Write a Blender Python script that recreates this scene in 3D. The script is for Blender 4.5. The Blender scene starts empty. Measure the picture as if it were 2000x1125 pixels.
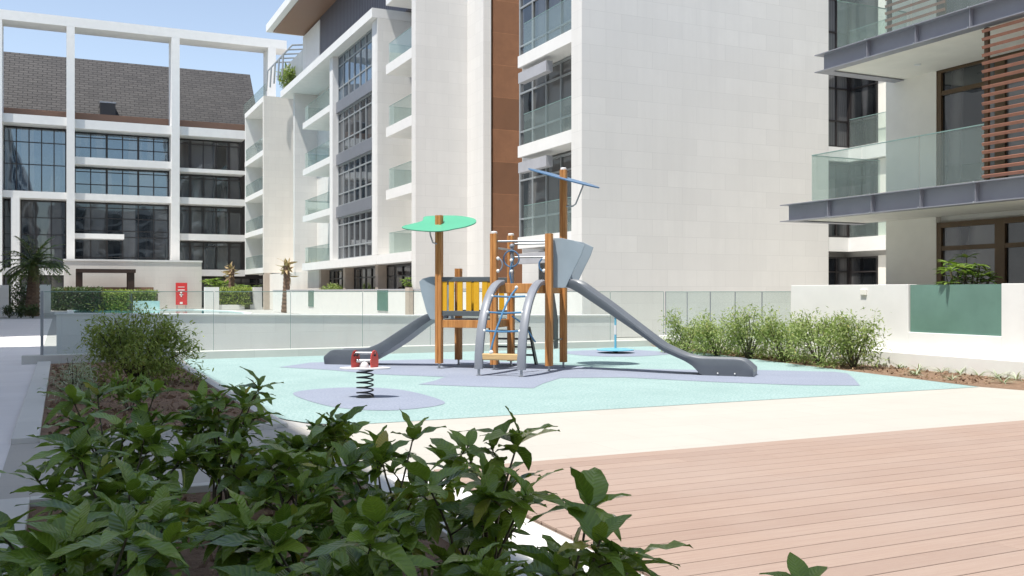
import bpy, bmesh, math, random
from mathutils import Vector, Matrix
random.seed(7)
R = math.radians
scene = bpy.context.scene
C = scene.collection

# ------------------------------------------------------------------ camera
TH = math.atan2(.4247, .9053)
cam_d = bpy.data.cameras.new('camera'); cam = bpy.data.objects.new('camera', cam_d); C.objects.link(cam)
cam.location = (0, 0, 1.5); cam.rotation_euler = (R(90), 0, -TH)
cam_d.lens = 33.77; cam_d.sensor_width = 36; cam_d.shift_y = .00375; cam_d.clip_end = 2000
scene.camera = cam
# ------------------------------------------------------------------ light
SUN = Vector((-.36, -.15, 1)).normalized()
w = bpy.data.worlds.new('World'); scene.world = w; w.use_nodes = True
nt = w.node_tree; bg = nt.nodes['Background']
sky = nt.nodes.new('ShaderNodeTexSky'); sky.sky_type = 'NISHITA'; sky.sun_disc = False
sky.sun_elevation = math.asin(SUN.z); sky.sun_rotation = math.atan2(SUN.x, SUN.y)
sky.air_density = 1.0; sky.dust_density = .4; sky.ozone_density = 1.2
hs = nt.nodes.new('ShaderNodeHueSaturation'); hs.inputs['Saturation'].default_value = .78
nt.links.new(sky.outputs[0], hs.inputs['Color']); nt.links.new(hs.outputs[0], bg.inputs[0]); bg.inputs[1].default_value = .105
sd = bpy.data.lights.new('sun', 'SUN'); so = bpy.data.objects.new('sun', sd); C.objects.link(so)
sd.energy = 3.4; sd.angle = R(.53); sd.color = (1, .965, .9)
so.rotation_euler = SUN.to_track_quat('Z', 'Y').to_euler()
scene.view_settings.view_transform = 'Standard'; scene.view_settings.look = 'None'
scene.view_settings.exposure = .88; scene.view_settings.gamma = 1

# ------------------------------------------------------------------ measured rays
def K(u): return (u - 1000) / 1876
def pA(a, u, v):
    t = a / (.9053 - .4247 * K(u)); return (t * (.9053 * K(u) + .4247), a, 1.5 + (570 - v) / 1876 * t)
def pB(b, u, v):
    t = b / (.9053 * K(u) + .4247); return (b, t * (.9053 - .4247 * K(u)), 1.5 + (570 - v) / 1876 * t)
def pZ(z, u, v):
    t = (1.5 - z) * 1876 / (v - 570); return (t * (.9053 * K(u) + .4247), t * (.9053 - .4247 * K(u)), z)
def pT(t, u, v=570): return (t * (.9053 * K(u) + .4247), t * (.9053 - .4247 * K(u)), 1.5 + (570 - v) / 1876 * t)

# ------------------------------------------------------------------ materials
def newmat(name):
    m = bpy.data.materials.new(name); m.use_nodes = True; t = m.node_tree
    return m, t, t.nodes['Principled BSDF']
def N(t, ty, **kw):
    n = t.nodes.new(ty)
    for k, v in kw.items(): setattr(n, k, v)
    return n
def mixc(t, fac, a, b, blend='MIX'):
    m = N(t, 'ShaderNodeMix', data_type='RGBA', blend_type=blend)
    for s, v in ((0, fac), (6, a), (7, b)):
        if hasattr(v, 'is_output') or isinstance(v, bpy.types.NodeSocket): t.links.new(v, m.inputs[s])
        elif s == 0: m.inputs[0].default_value = v
        else: m.inputs[s].default_value = (*v, 1)
    return m.outputs[2]
def mathn(t, op, a, b=0.):
    n = N(t, 'ShaderNodeMath', operation=op)
    for i, v in enumerate((a, b)):
        if isinstance(v, bpy.types.NodeSocket): t.links.new(v, n.inputs[i])
        else: n.inputs[i].default_value = v
    return n.outputs[0]
def noise(t, scale, vec=None, detail=4, rough=.55, lo=.35, hi=.65):
    n = N(t, 'ShaderNodeTexNoise'); n.inputs['Scale'].default_value = scale
    n.inputs['Detail'].default_value = detail; n.inputs['Roughness'].default_value = rough
    if vec is not None: t.links.new(vec, n.inputs['Vector'])
    r = N(t, 'ShaderNodeMapRange'); r.inputs[1].default_value = lo; r.inputs[2].default_value = hi
    t.links.new(n.outputs[0], r.inputs[0]); return r.outputs[0]
def coord(t, which='Object'): return N(t, 'ShaderNodeTexCoord').outputs[which]
def bump(t, bsdf, h, strength=.3, dist=.01):
    b = N(t, 'ShaderNodeBump'); b.inputs['Strength'].default_value = strength; b.inputs['Distance'].default_value = dist
    t.links.new(h, b.inputs['Height']); t.links.new(b.outputs[0], bsdf.inputs['Normal'])
def plain(name, col, rough=.6, var=.12, scale=6, metal=0., bmp=.08, spec=None, stretch=None):
    m, t, p = newmat(name); v = coord(t)
    if stretch:
        mp = N(t, 'ShaderNodeMapping'); mp.inputs['Scale'].default_value = stretch; t.links.new(v, mp.inputs[0]); v = mp.outputs[0]
    n = noise(t, scale, v, 6); n2 = noise(t, scale * .17, v, 3)
    c1 = tuple(x * (1 - var) for x in col); c2 = tuple(min(1, x * (1 + var)) for x in col)
    c = mixc(t, n, c1, c2); c = mixc(t, mathn(t, 'MULTIPLY', n2, .5), c, tuple(x * (1 - var * .6) for x in col))
    t.links.new(c, p.inputs['Base Color']); p.inputs['Roughness'].default_value = rough; p.inputs['Metallic'].default_value = metal
    if spec is not None: p.inputs['Specular IOR Level'].default_value = spec
    if bmp: bump(t, p, n, bmp, .005)
    return m
def stone(name, col, bw=1.2, bh=.56, mortar=.006, jd=.8, var=.05, flat=False, rough=.75, off=.5, sc=1.):
    """stone slabs with thin joints: wall (courses along z) or ground (flat)"""
    m, t, p = newmat(name); g = N(t, 'ShaderNodeNewGeometry').outputs['Position']
    if flat: vec = g
    else:
        s = N(t, 'ShaderNodeSeparateXYZ'); t.links.new(g, s.inputs[0]); c = N(t, 'ShaderNodeCombineXYZ')
        t.links.new(mathn(t, 'ADD', s.outputs[0], s.outputs[1]), c.inputs[0]); t.links.new(s.outputs[2], c.inputs[1]); vec = c.outputs[0]
    b = N(t, 'ShaderNodeTexBrick'); b.offset = off; t.links.new(vec, b.inputs['Vector'])
    b.inputs['Scale'].default_value = 1; b.inputs['Mortar Size'].default_value = mortar; b.inputs['Mortar Smooth'].default_value = .3
    b.inputs['Brick Width'].default_value = bw; b.inputs['Row Height'].default_value = bh
    b.inputs['Color1'].default_value = (*[x * (1 - var) for x in col], 1); b.inputs['Color2'].default_value = (*[min(1, x * (1 + var)) for x in col], 1)
    b.inputs['Mortar'].default_value = (*[x * jd for x in col], 1)
    n = noise(t, 2.2 * sc, g, 8, .6); n2 = noise(t, .25 * sc, g, 3)
    c = mixc(t, mathn(t, 'MULTIPLY', n, .35), b.outputs[0], tuple(x * (1 - var * 1.6) for x in col))
    c = mixc(t, mathn(t, 'MULTIPLY', n2, .3), c, tuple(min(1, x * (1 + var)) for x in col))
    mp = N(t, 'ShaderNodeMapping'); mp.inputs['Scale'].default_value = (1, 1, .08 if not flat else 1); t.links.new(g, mp.inputs[0])
    n3 = noise(t, 1.3 if not flat else .9, mp.outputs[0], 6, .65, .45, .75); c = mixc(t, mathn(t, 'MULTIPLY', n3, .5), c, tuple(x * .88 for x in col))
    t.links.new(c, p.inputs['Base Color']); p.inputs['Roughness'].default_value = rough
    inv = mathn(t, 'SUBTRACT', 1., b.outputs['Fac']); fine = noise(t, 40 * sc, g, 4)
    bump(t, p, mathn(t, 'ADD', inv, mathn(t, 'MULTIPLY', fine, .12)), .35, .006)
    return m
M = {}
M['wall'] = stone('travertine_cladding', (.74, .72, .685), var=.035)
M['wall_warm'] = stone('cream_stone_cladding', (.75, .71, .65), 1.2, .56, var=.03)
M['grey_wall'] = stone('grey_stone_cladding', (.74, .735, .72), 1.2, .5, .005, .82)
M['white'] = plain('white_render', (.80, .785, .755), .7, .03, 2)
M['cream'] = plain('cream_render', (.84, .81, .73), .75, .04, 2)
M['beige'] = plain('beige_render', (.50, .42, .35), .7, .06, 3)
M['brown'] = stone('brown_stone_panels', (.23, .105, .05), 3., 1.55, .012, 1.9, .26, off=0, rough=.5)
M['darkgroove'] = plain('dark_groove', (.03, .015, .01), .6)
M['spandrel'] = plain('grey_metal_spandrel', (.24, .25, .28), .4, .05, 3, .3)
M['cladding_dark'] = None
M['steel'] = plain('grey_painted_steel', (.29, .295, .33), .45, .06, 2, .2)
M['frame'] = plain('dark_window_frame', (.035, .03, .03), .4, .1)
M['frame_grey'] = plain('grey_window_frame', (.32, .34, .35), .4, .05)
M['frame_bronze'] = plain('bronze_window_frame', (.11, .07, .035), .4, .08, 3, .3)
M['copper'] = plain('copper_louvre', (.42, .19, .125), .5, .1, 5, .1)
M['soffit_wood'] = plain('brown_soffit', (.26, .145, .09), .5, .06, 2, stretch=(.3, 6, 1))
M['dark_wood'] = plain('dark_pergola_timber', (.05, .025, .018), .6)
M['fascia'] = plain('grey_fascia_box', (.42, .42, .44), .5, .06, 2)
# vertical boarded dark cladding
m, t, p = newmat('dark_vertical_cladding'); g = N(t, 'ShaderNodeNewGeometry').outputs['Position']
wv = N(t, 'ShaderNodeTexWave', wave_type='BANDS', bands_direction='Y'); t.links.new(g, wv.inputs[0]); wv.inputs['Scale'].default_value = .9; wv.inputs['Distortion'].default_value = 0
t.links.new(mixc(t, wv.outputs[1], (.055, .052, .065), (.12, .115, .135)), p.inputs['Base Color']); p.inputs['Roughness'].default_value = .5; bump(t, p, wv.outputs[1], .6, .03)
M['cladding_dark'] = m
# roof tiles
m, t, p = newmat('grey_roof_tiles'); g = N(t, 'ShaderNodeNewGeometry').outputs['Position']
s = N(t, 'ShaderNodeSeparateXYZ'); t.links.new(g, s.inputs[0]); cb = N(t, 'ShaderNodeCombineXYZ')
t.links.new(s.outputs[0], cb.inputs[0]); t.links.new(mathn(t, 'MULTIPLY', s.outputs[2], 1.4), cb.inputs[1])
b = N(t, 'ShaderNodeTexBrick'); b.offset = .5; t.links.new(cb.outputs[0], b.inputs['Vector']); b.inputs['Scale'].default_value = 1
b.inputs['Brick Width'].default_value = .8; b.inputs['Row Height'].default_value = .36; b.inputs['Mortar Size'].default_value = .05; b.inputs['Mortar Smooth'].default_value = .8
b.inputs['Color1'].default_value = (.034, .031, .031, 1); b.inputs['Color2'].default_value = (.062, .057, .055, 1); b.inputs['Mortar'].default_value = (.02, .018, .018, 1)
nn = noise(t, .7, g, 3)
t.links.new(mixc(t, mathn(t, 'MULTIPLY', nn, .4), b.outputs[0], (.042, .039, .038)), p.inputs['Base Color']); p.inputs['Roughness'].default_value = .7
bump(t, p, mathn(t, 'SUBTRACT', 1., b.outputs['Fac']), .8, .05)
M['tiles'] = m
# window glass: dark room behind a reflecting pane
def winglass(name, a, b_, tint=(1, 1, 1), curtain=.0, rough=.02):
    m, t, p = newmat(name); g = N(t, 'ShaderNodeNewGeometry').outputs['Position']
    n = noise(t, .55, g, 2); c = mixc(t, n, a, b_)
    if curtain:
        mp = N(t, 'ShaderNodeMapping'); mp.inputs['Scale'].default_value = (.35, .35, .02); t.links.new(g, mp.inputs[0])
        n2 = noise(t, 1.6, mp.outputs[0], 2, .5, .48, .54); wv = N(t, 'ShaderNodeTexWave'); wv.inputs['Scale'].default_value = 4; t.links.new(g, wv.inputs[0])
        cc = mixc(t, wv.outputs[1], (.22, .215, .21), (.34, .33, .32)); c = mixc(t, mathn(t, 'MULTIPLY', n2, curtain), c, cc)
    oi = N(t, 'ShaderNodeObjectInfo').outputs['Random']; wv2 = N(t, 'ShaderNodeTexWave'); wv2.inputs['Scale'].default_value = 3.1; wv2.inputs['Distortion'].default_value = 2; t.links.new(g, wv2.inputs[0])
    mpc = N(t, 'ShaderNodeMapping'); mpc.inputs['Scale'].default_value = (.5, .5, .03); t.links.new(g, mpc.inputs[0]); ad = N(t, 'ShaderNodeVectorMath', operation='ADD'); t.links.new(mpc.outputs[0], ad.inputs[0]); t.links.new(oi, ad.inputs[1])
    nc = noise(t, 1.4, ad.outputs[0], 1, .5, .53, .56)
    c = mixc(t, mathn(t, 'MULTIPLY', nc, .55), c, mixc(t, wv2.outputs[1], (.13, .13, .135), (.24, .235, .23)))
    t.links.new(c, p.inputs['Base Color']); p.inputs['Roughness'].default_value = rough; p.inputs['IOR'].default_value = 1.9
    p.inputs['Specular Tint'].default_value = (*tint, 1)
    nb = noise(t, .45, g, 1, .5, 0, 1); bump(t, p, nb, .12, .12)
    return m
M['glass'] = winglass('dark_reflective_glass', (.010, .014, .02), (.03, .035, .04), (.8, .92, 1), .25)
M['glass_sky'] = winglass('sky_tinted_glass', (.02, .045, .08), (.04, .075, .12), (.75, .9, 1), .12)  # bluer base colour paints in part of the sky reflection
M['glass_sky'].node_tree.nodes['Principled BSDF'].inputs['IOR'].default_value = 2.8
M['glass_dark'] = winglass('dark_room_glass', (.006, .006, .007), (.016, .018, .02), (.9, .95, 1), .45)
def clearglass(name, tint, fres=1.5, milk=.0, milkcol=(.3, .5, .45)):
    m = bpy.data.materials.new(name); m.use_nodes = True; t = m.node_tree; t.nodes.clear()
    o = N(t, 'ShaderNodeOutputMaterial'); tr = N(t, 'ShaderNodeBsdfTransparent'); tr.inputs[0].default_value = (*tint, 1)
    gl = N(t, 'ShaderNodeBsdfGlossy'); gl.inputs['Roughness'].default_value = .01; gl.inputs[0].default_value = (.85, .93, .9, 1)
    fr = N(t, 'ShaderNodeFresnel'); fr.inputs[0].default_value = fres
    df = N(t, 'ShaderNodeBsdfDiffuse'); df.inputs[0].default_value = (*milkcol, 1)
    mx0 = N(t, 'ShaderNodeMixShader'); mx0.inputs[0].default_value = milk; t.links.new(tr.outputs[0], mx0.inputs[1]); t.links.new(df.outputs[0], mx0.inputs[2])
    mx = N(t, 'ShaderNodeMixShader'); bf = N(t, 'ShaderNodeNewGeometry').outputs['Backfacing']; t.links.new(mathn(t, 'MULTIPLY', fr.outputs[0], mathn(t, 'SUBTRACT', 1., bf)), mx.inputs[0]); t.links.new(mx0.outputs[0], mx.inputs[1]); t.links.new(gl.outputs[0], mx.inputs[2])
    t.links.new(mx.outputs[0], o.inputs[0]); return m
M['fence_glass'] = clearglass('clear_fence_glass', (.955, .98, .97), 1.35, .02, (.6, .75, .7))
M['rail_glass'] = clearglass('green_balcony_glass', (.90, .94, .925), 1.4, .10, (.50, .58, .56))
M['green_glass'] = plain('frosted_green_glass', (.14, .25, .205), .18, .12, 1.2, bmp=0)
M['glass_edge'] = plain('glass_edge_green', (.22, .33, .30), .3, .05)
# ground
M['ground'] = stone('grey_terrace_paving', (.42, .41, .39), .6, .6, .004, .85, .04, flat=True, off=0)
M['strip'] = stone('cream_stone_paving', (.475, .45, .40), 1.2, .6, .005, .8, .03, flat=True)
M['kerb'] = stone('pale_stone_kerb', (.66, .65, .60), 1., 3., .004, .8, .05, flat=True)
M['walk'] = stone('light_walkway_tiles', (.80, .765, .735), 1.2, .6, .004, .82, .04, flat=True, off=0)
def rubber(name, col, col2):
    m, t, p = newmat(name); g = N(t, 'ShaderNodeNewGeometry').outputs['Position']
    n = noise(t, 30, g, 3, .75, .38, .62); n2 = noise(t, .8, g, 8, .65); vo = N(t, 'ShaderNodeTexVoronoi'); vo.inputs['Scale'].default_value = 110; t.links.new(g, vo.inputs[0])
    c = mixc(t, n, col, col2); c = mixc(t, mathn(t, 'MULTIPLY', n2, .35), c, tuple(x * .86 for x in col))
    t.links.new(c, p.inputs['Base Color']); p.inputs['Roughness'].default_value = .85; bump(t, p, vo.outputs[0], .5, .004); return m
M['aqua'] = rubber('aqua_rubber_surface', (.225, .35, .335), (.385, .50, .485))
M['purple'] = rubber('lilac_rubber_surface', (.225, .255, .33), (.31, .34, .415))
m, t, p = newmat('soil'); g = N(t, 'ShaderNodeNewGeometry').outputs['Position']
n = noise(t, 9, g, 10, .7); n2 = noise(t, 1.3, g, 4)
c = mixc(t, n, (.20, .12, .075), (.40, .26, .17)); c = mixc(t, mathn(t, 'MULTIPLY', n2, .6), c, (.30, .19, .12))
t.links.new(c, p.inputs['Base Color']); p.inputs['Roughness'].default_value = .95; bump(t, p, n, 1, .03); M['soil'] = m
m, t, p = newmat('deck_boards'); g = N(t, 'ShaderNodeNewGeometry'); mp = N(t, 'ShaderNodeMapping'); mp.inputs['Scale'].default_value = (1.2, 30, 1); t.links.new(g.outputs['Position'], mp.inputs[0])
n = noise(t, 1.5, mp.outputs[0], 8, .6); n2 = noise(t, .7, g.outputs['Position'], 6)
c = mixc(t, g.outputs['Random Per Island'], (.33, .235, .185), (.39, .285, .225)); c = mixc(t, mathn(t, 'MULTIPLY', n, .5), c, (.29, .19, .15))
c = mixc(t, mathn(t, 'MULTIPLY', n2, .4), c, (.38, .30, .255)); t.links.new(c, p.inputs['Base Color']); p.inputs['Roughness'].default_value = .7; bump(t, p, n, .25, .004); M['deck'] = m
m, t, p = newmat('pool_water'); g = N(t, 'ShaderNodeNewGeometry').outputs['Position']; n = noise(t, 1.8, g, 3, .5, 0, 1)
p.inputs['Base Color'].default_value = (.10, .36, .40, 1); p.inputs['Roughness'].default_value = .04; bump(t, p, n, .15, .03); M['water'] = m
# playground
m, t, p = newmat('orange_timber'); v = coord(t); mp = N(t, 'ShaderNodeMapping'); mp.inputs['Scale'].default_value = (14, 14, .8); t.links.new(v, mp.inputs[0])
n = noise(t, 2.2, mp.outputs[0], 8, .6); t.links.new(mixc(t, n, (.40, .16, .045), (.64, .30, .095)), p.inputs['Base Color']); p.inputs['Roughness'].default_value = .5; bump(t, p, n, .15, .004); M['timber'] = m
M['pale_timber'] = plain('pale_timber', (.62, .42, .20), .6, .15, 5, stretch=(1, 8, 8))
M['slide'] = plain('grey_slide_plastic', (.125, .14, .16), .34, .07, 3, spec=.5)
M['slide_inner'] = M['slide']
M['arch'] = plain('grey_climber_plastic', (.23, .245, .28), .42, .08, 4)
M['panel_grey'] = plain('pale_blue_grey_panel', (.30, .36, .41), .5, .05, 3)
M['rail_dark'] = plain('dark_grey_board', (.10, .115, .125), .5, .06, 4)
M['yellow'] = plain('yellow_slat', (.74, .40, .02), .4, .06, 4)
M['mint'] = plain('mint_green_board', (.09, .38, .23), .45, .05, 2)
M['blue'] = plain('blue_board', (.085, .18, .32), .4, .05, 2)
M['rope'] = plain('blue_rope', (.07, .20, .36), .7, .2, 40)
M['knob'] = plain('white_knob', (.78, .78, .76), .35, .03)
M['metal'] = plain('galvanised_metal', (.42, .44, .46), .35, .1, 8, .8)
M['black'] = plain('black_coated_steel', (.012, .013, .015), .4, .1)
M['red'] = plain('red_board', (.55, .07, .06), .45, .06, 6)
M['redsign'] = plain('red_sign_paint', (.60, .04, .04), .5, .05, 2)
M['seat_white'] = plain('white_plastic', (.72, .70, .70), .4, .03)
M['skyblue'] = plain('sky_blue_plastic', (.14, .42, .56), .4, .05)
M['pooltile'] = plain('pale_pool_tiles', (.42, .62, .62), .4, .1, 3)
M['orange'] = plain('orange_plastic', (.72, .22, .05), .4, .05)
# foliage
def leafmat(name, c1, c2, c3, rough=.4, trans=.25, veins=False, spec=.5):
    m, t, p = newmat(name); g = N(t, 'ShaderNodeNewGeometry')
    cr = N(t, 'ShaderNodeValToRGB'); e = cr.color_ramp.elements; e[0].color = (*c1, 1); e[1].color = (*c3, 1); e[1].position = 1
    x = e.new(.55); x.color = (*c2, 1); y = e.new(.94); y.color = (*[q * 1.15 for q in c2], 1)
    t.links.new(g.outputs['Random Per Island'], cr.inputs[0]); c = cr.outputs[0]
    if veins:
        uv = coord(t, 'UV'); s = N(t, 'ShaderNodeSeparateXYZ'); t.links.new(uv, s.inputs[0])
        ax = mathn(t, 'ABSOLUTE', mathn(t, 'SUBTRACT', s.outputs[0], .5))
        ph = mathn(t, 'SINE', mathn(t, 'MULTIPLY', mathn(t, 'SUBTRACT', s.outputs[1], mathn(t, 'MULTIPLY', ax, .35)), 62.))
        vein = mathn(t, 'POWER', mathn(t, 'ADD', mathn(t, 'MULTIPLY', ph, .5), .5), 6.)
        mid = mathn(t, 'LESS_THAN', ax, .035)
        c = mixc(t, mathn(t, 'MULTIPLY', mathn(t, 'MAXIMUM', vein, mid), .18), c, tuple(min(1, q * 1.9 + .01) for q in c2))
        bump(t, p, ph, .3, .003)
    t.links.new(c, p.inputs['Base Color']); p.inputs['Roughness'].default_value = rough; p.inputs['Specular IOR Level'].default_value = spec
    tr = N(t, 'ShaderNodeBsdfTranslucent'); t.links.new(mixc(t, .6, c, (.25, .4, .03)), tr.inputs[0])
    mx = N(t, 'ShaderNodeMixShader'); mx.inputs[0].default_value = trans; o = t.nodes['Material Output']
    t.links.new(p.outputs[0], mx.inputs[1]); t.links.new(tr.outputs[0], mx.inputs[2]); t.links.new(mx.outputs[0], o.inputs[0]); return m
M['bigleaf'] = leafmat('glossy_dark_leaves', (.06, .125, .025), (.20, .30, .04), (.50, .40, .07), .28, .24, True, .6)
M['softleaf'] = leafmat('olive_green_leaves', (.19, .25, .055), (.33, .39, .09), (.38, .30, .10), .55, .3)
M['lightleaf'] = leafmat('light_green_leaves', (.19, .25, .07), (.30, .36, .13), (.42, .34, .12), .55, .35)
M['darkleaf'] = leafmat('dark_hedge_leaves', (.02, .045, .015), (.05, .085, .025), (.10, .12, .03), .5, .15)
M['silver'] = leafmat('silvery_leaves', (.32, .37, .25), (.50, .55, .40), (.45, .42, .3), .6, .2)
M['palmleaf'] = leafmat('palm_fronds', (.07, .11, .035), (.16, .20, .06), (.34, .28, .10), .5, .15)
M['dryleaf'] = leafmat('dry_palm_fronds', (.34, .23, .12), (.50, .36, .21), (.6, .44, .26), .8, .2)
M['bark'] = plain('palm_bark', (.17, .11, .075), .9, .35, 6, bmp=.8, stretch=(1, 1, 3))
M['stem'] = plain('shrub_stems', (.10, .085, .05), .7, .25, 20)

# ------------------------------------------------------------------ mesh helpers
class MB:
    def __init__(s): s.v = []; s.f = []; s.uv = []
    def add(s, vs, fs):
        o = len(s.v); s.v += [tuple(x) for x in vs]; s.f += [tuple(i + o for i in f) for f in fs]; return s
    def box(s, x0, x1, y0, y1, z0, z1):
        x0, x1 = min(x0, x1), max(x0, x1); y0, y1 = min(y0, y1), max(y0, y1); z0, z1 = min(z0, z1), max(z0, z1)
        return s.add([(x, y, z) for z in (z0, z1) for y in (y0, y1) for x in (x0, x1)],
                     [(0, 2, 3, 1), (4, 5, 7, 6), (0, 1, 5, 4), (1, 3, 7, 5), (3, 2, 6, 7), (2, 0, 4, 6)])
    def obox(s, c, ex, ey, ez):
        c, ex, ey, ez = Vector(c), Vector(ex), Vector(ey), Vector(ez)
        return s.add([c + ex * i + ey * j + ez * k for k in (-1, 1) for j in (-1, 1) for i in (-1, 1)],
                     [(0, 2, 3, 1), (4, 5, 7, 6), (0, 1, 5, 4), (1, 3, 7, 5), (3, 2, 6, 7), (2, 0, 4, 6)])
    def prism(s, pts, z0, z1):
        n = len(pts)
        return s.add([(*q, z0) for q in pts] + [(*q, z1) for q in pts],
                     [tuple(range(n))[::-1], tuple(range(n, 2 * n))] + [(i, (i + 1) % n, (i + 1) % n + n, i + n) for i in range(n)])
    def prism3(s, pts, d):
        """polygon of 3-D points extruded by vector d"""
        n = len(pts); pts = [Vector(q) for q in pts]; d = Vector(d)
        return s.add(pts + [q + d for q in pts], [tuple(range(n))[::-1], tuple(range(n, 2 * n))] + [(i, (i + 1) % n, (i + 1) % n + n, i + n) for i in range(n)])
    def tube(s, pts, r, n=8, closed=False, caps=True):
        pts = [Vector(q) for q in pts]; m = len(pts); rs = r if isinstance(r, (list, tuple)) else [r] * m; vs = []; up = None
        for i, q in enumerate(pts):
            if closed: d = pts[(i + 1) % m] - pts[i - 1]
            else: d = pts[min(i + 1, m - 1)] - pts[max(i - 1, 0)]
            d = d.normalized() if d.length > 1e-9 else Vector((0, 0, 1))
            if up is None: up = d.orthogonal().normalized()
            up = (up - d * up.dot(d)); up = up.normalized() if up.length > 1e-6 else d.orthogonal().normalized()
            sd_ = d.cross(up)
            for k in range(n):
                a = 2 * math.pi * k / n; vs.append(q + (up * math.cos(a) + sd_ * math.sin(a)) * rs[i])
        fs = []
        for i in range(m if closed else m - 1):
            j = (i + 1) % m
            for k in range(n): fs.append((i * n + k, i * n + (k + 1) % n, j * n + (k + 1) % n, j * n + k))
        if not closed and caps: fs += [tuple(range(n))[::-1], tuple(range((m - 1) * n, m * n))]
        return s.add(vs, fs)
    def lathe(s, c, prof, n=20):
        cx, cy, cz = c; vs = [(cx + r * math.cos(2 * math.pi * k / n), cy + r * math.sin(2 * math.pi * k / n), cz + z) for r, z in prof for k in range(n)]
        fs = [(i * n + k, i * n + (k + 1) % n, (i + 1) * n + (k + 1) % n, (i + 1) * n + k) for i in range(len(prof) - 1) for k in range(n)]
        return s.add(vs, fs + [tuple(range(n))[::-1], tuple(range((len(prof) - 1) * n, len(prof) * n))])
    def ball(s, c, r, n=10): return s.lathe(c, [(max(r * math.sin(math.pi * i / n), .0005), -r * math.cos(math.pi * i / n)) for i in range(n + 1)], n + 2)
    def build(s, name, mat, parent=None, smooth=False, bevel=0., seg=2):
        me = bpy.data.meshes.new(name); me.from_pydata(s.v, [], s.f)
        me.materials.append(mat)
        if s.uv and len(s.uv) == len(me.loops):
            ul = me.uv_layers.new(name='UVMap'); ul.data.foreach_set('uv', [x for q in s.uv for x in q])
        me.update(); o = bpy.data.objects.new(name, me); C.objects.link(o)
        if parent: o.parent = parent
        if smooth:
            me.polygons.foreach_set('use_smooth', [True] * len(me.polygons))
            if smooth == 'auto':
                bm_ = bmesh.new(); bm_.from_mesh(me)
                for e in bm_.edges:
                    if len(e.link_faces) == 2 and e.calc_face_angle(0) > R(38): e.smooth = False
                bm_.to_mesh(me); bm_.free()
        if bevel:
            b = o.modifiers.new('bevel', 'BEVEL'); b.width = bevel; b.segments = seg; b.limit_method = 'ANGLE'
        return o
def tag(o, label, cat, group=None):
    o['label'] = label; o['category'] = cat
    if group: o['group'] = group
    return o
def thing(name, label, cat, loc=(0, 0, 0), rz=0, group=None):
    o = bpy.data.objects.new(name, None); C.objects.link(o); o.location = loc; o.rotation_euler = (0, 0, rz); o.empty_display_size = .2
    return tag(o, label, cat, group)
def struct(o): o['kind'] = 'structure'; return o
def copy_tree(o, parent=None):
    c = o.copy(); C.objects.link(c)
    if parent: c.parent = parent
    for ch in list(o.children): copy_tree(ch, c)
    return c
def B1(name, mat, parent, *a, bevel=0.): return MB().box(*a).build(name, mat, parent, bevel=bevel)

# window in a plane: axis 'a' = pane faces -y at y=pos spanning x; axis 'b' = pane faces -x at x=pos spanning y
def window(parent, axis, pos, s0, s1, z0, z1, nv=3, hz=(), fr=.06, depth=.1, frame=None, glass=None, thick=()):
    frame = frame or M['frame']; glass = glass or M['glass']; f = MB()
    def bx(sa, sb, za, zb, d0, d1):
        if axis == 'a': f.box(sa, sb, pos + d0, pos + d1, za, zb)
        else: f.box(pos + d0, pos + d1, sa, sb, za, zb)
    bx(s0, s1, z1 - fr, z1, 0, depth); bx(s0, s1, z0, z0 + fr, 0, depth)
    bx(s0, s0 + fr, z0 + fr, z1 - fr, 0, depth); bx(s1 - fr, s1, z0 + fr, z1 - fr, 0, depth)
    zs = [z0 + fr] + [z0 + (z1 - z0) * h for h in hz] + [z1 - fr]
    for i in range(1, nv):
        x = s0 + (s1 - s0) * i / nv; ww = fr * (.9 if i in thick else .45)
        bx(x - ww, x + ww, z0 + fr, z1 - fr, .004, depth - .004)
    for h in zs[1:-1]: bx(s0 + fr, s1 - fr, h - fr * .4, h + fr * .4, .008, depth - .008)
    o = f.build('window', frame, parent); g = MB()
    if axis == 'a': g.box(s0 + .01, s1 - .01, pos + depth * .6, pos + depth * .6 + .02, z0 + .01, z1 - .01)
    else: g.box(pos + depth * .6, pos + depth * .6 + .02, s0 + .01, s1 - .01, z0 + .01, z1 - .01)
    g.build('pane', glass, o); return o
def glassrail(parent, axis, pos, s0, s1, z0, h=1.1, n=3, name='glass_railing', mat=None):
    f = MB(); e = MB()
    for i in range(n):
        a_ = s0 + (s1 - s0) * i / n + .01; b_ = s0 + (s1 - s0) * (i + 1) / n - .01
        if axis == 'a': f.box(a_, b_, pos, pos + .012, z0, z0 + h - .02); e.box(a_, b_, pos - .003, pos + .017, z0 + h - .02, z0 + h)
        else: f.box(pos, pos + .012, a_, b_, z0, z0 + h - .02); e.box(pos - .003, pos + .017, a_, b_, z0 + h - .02, z0 + h)
    o = f.build(name, mat or M['rail_glass'], parent); e.build('top_edge', M['glass_edge'], o); return o

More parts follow.
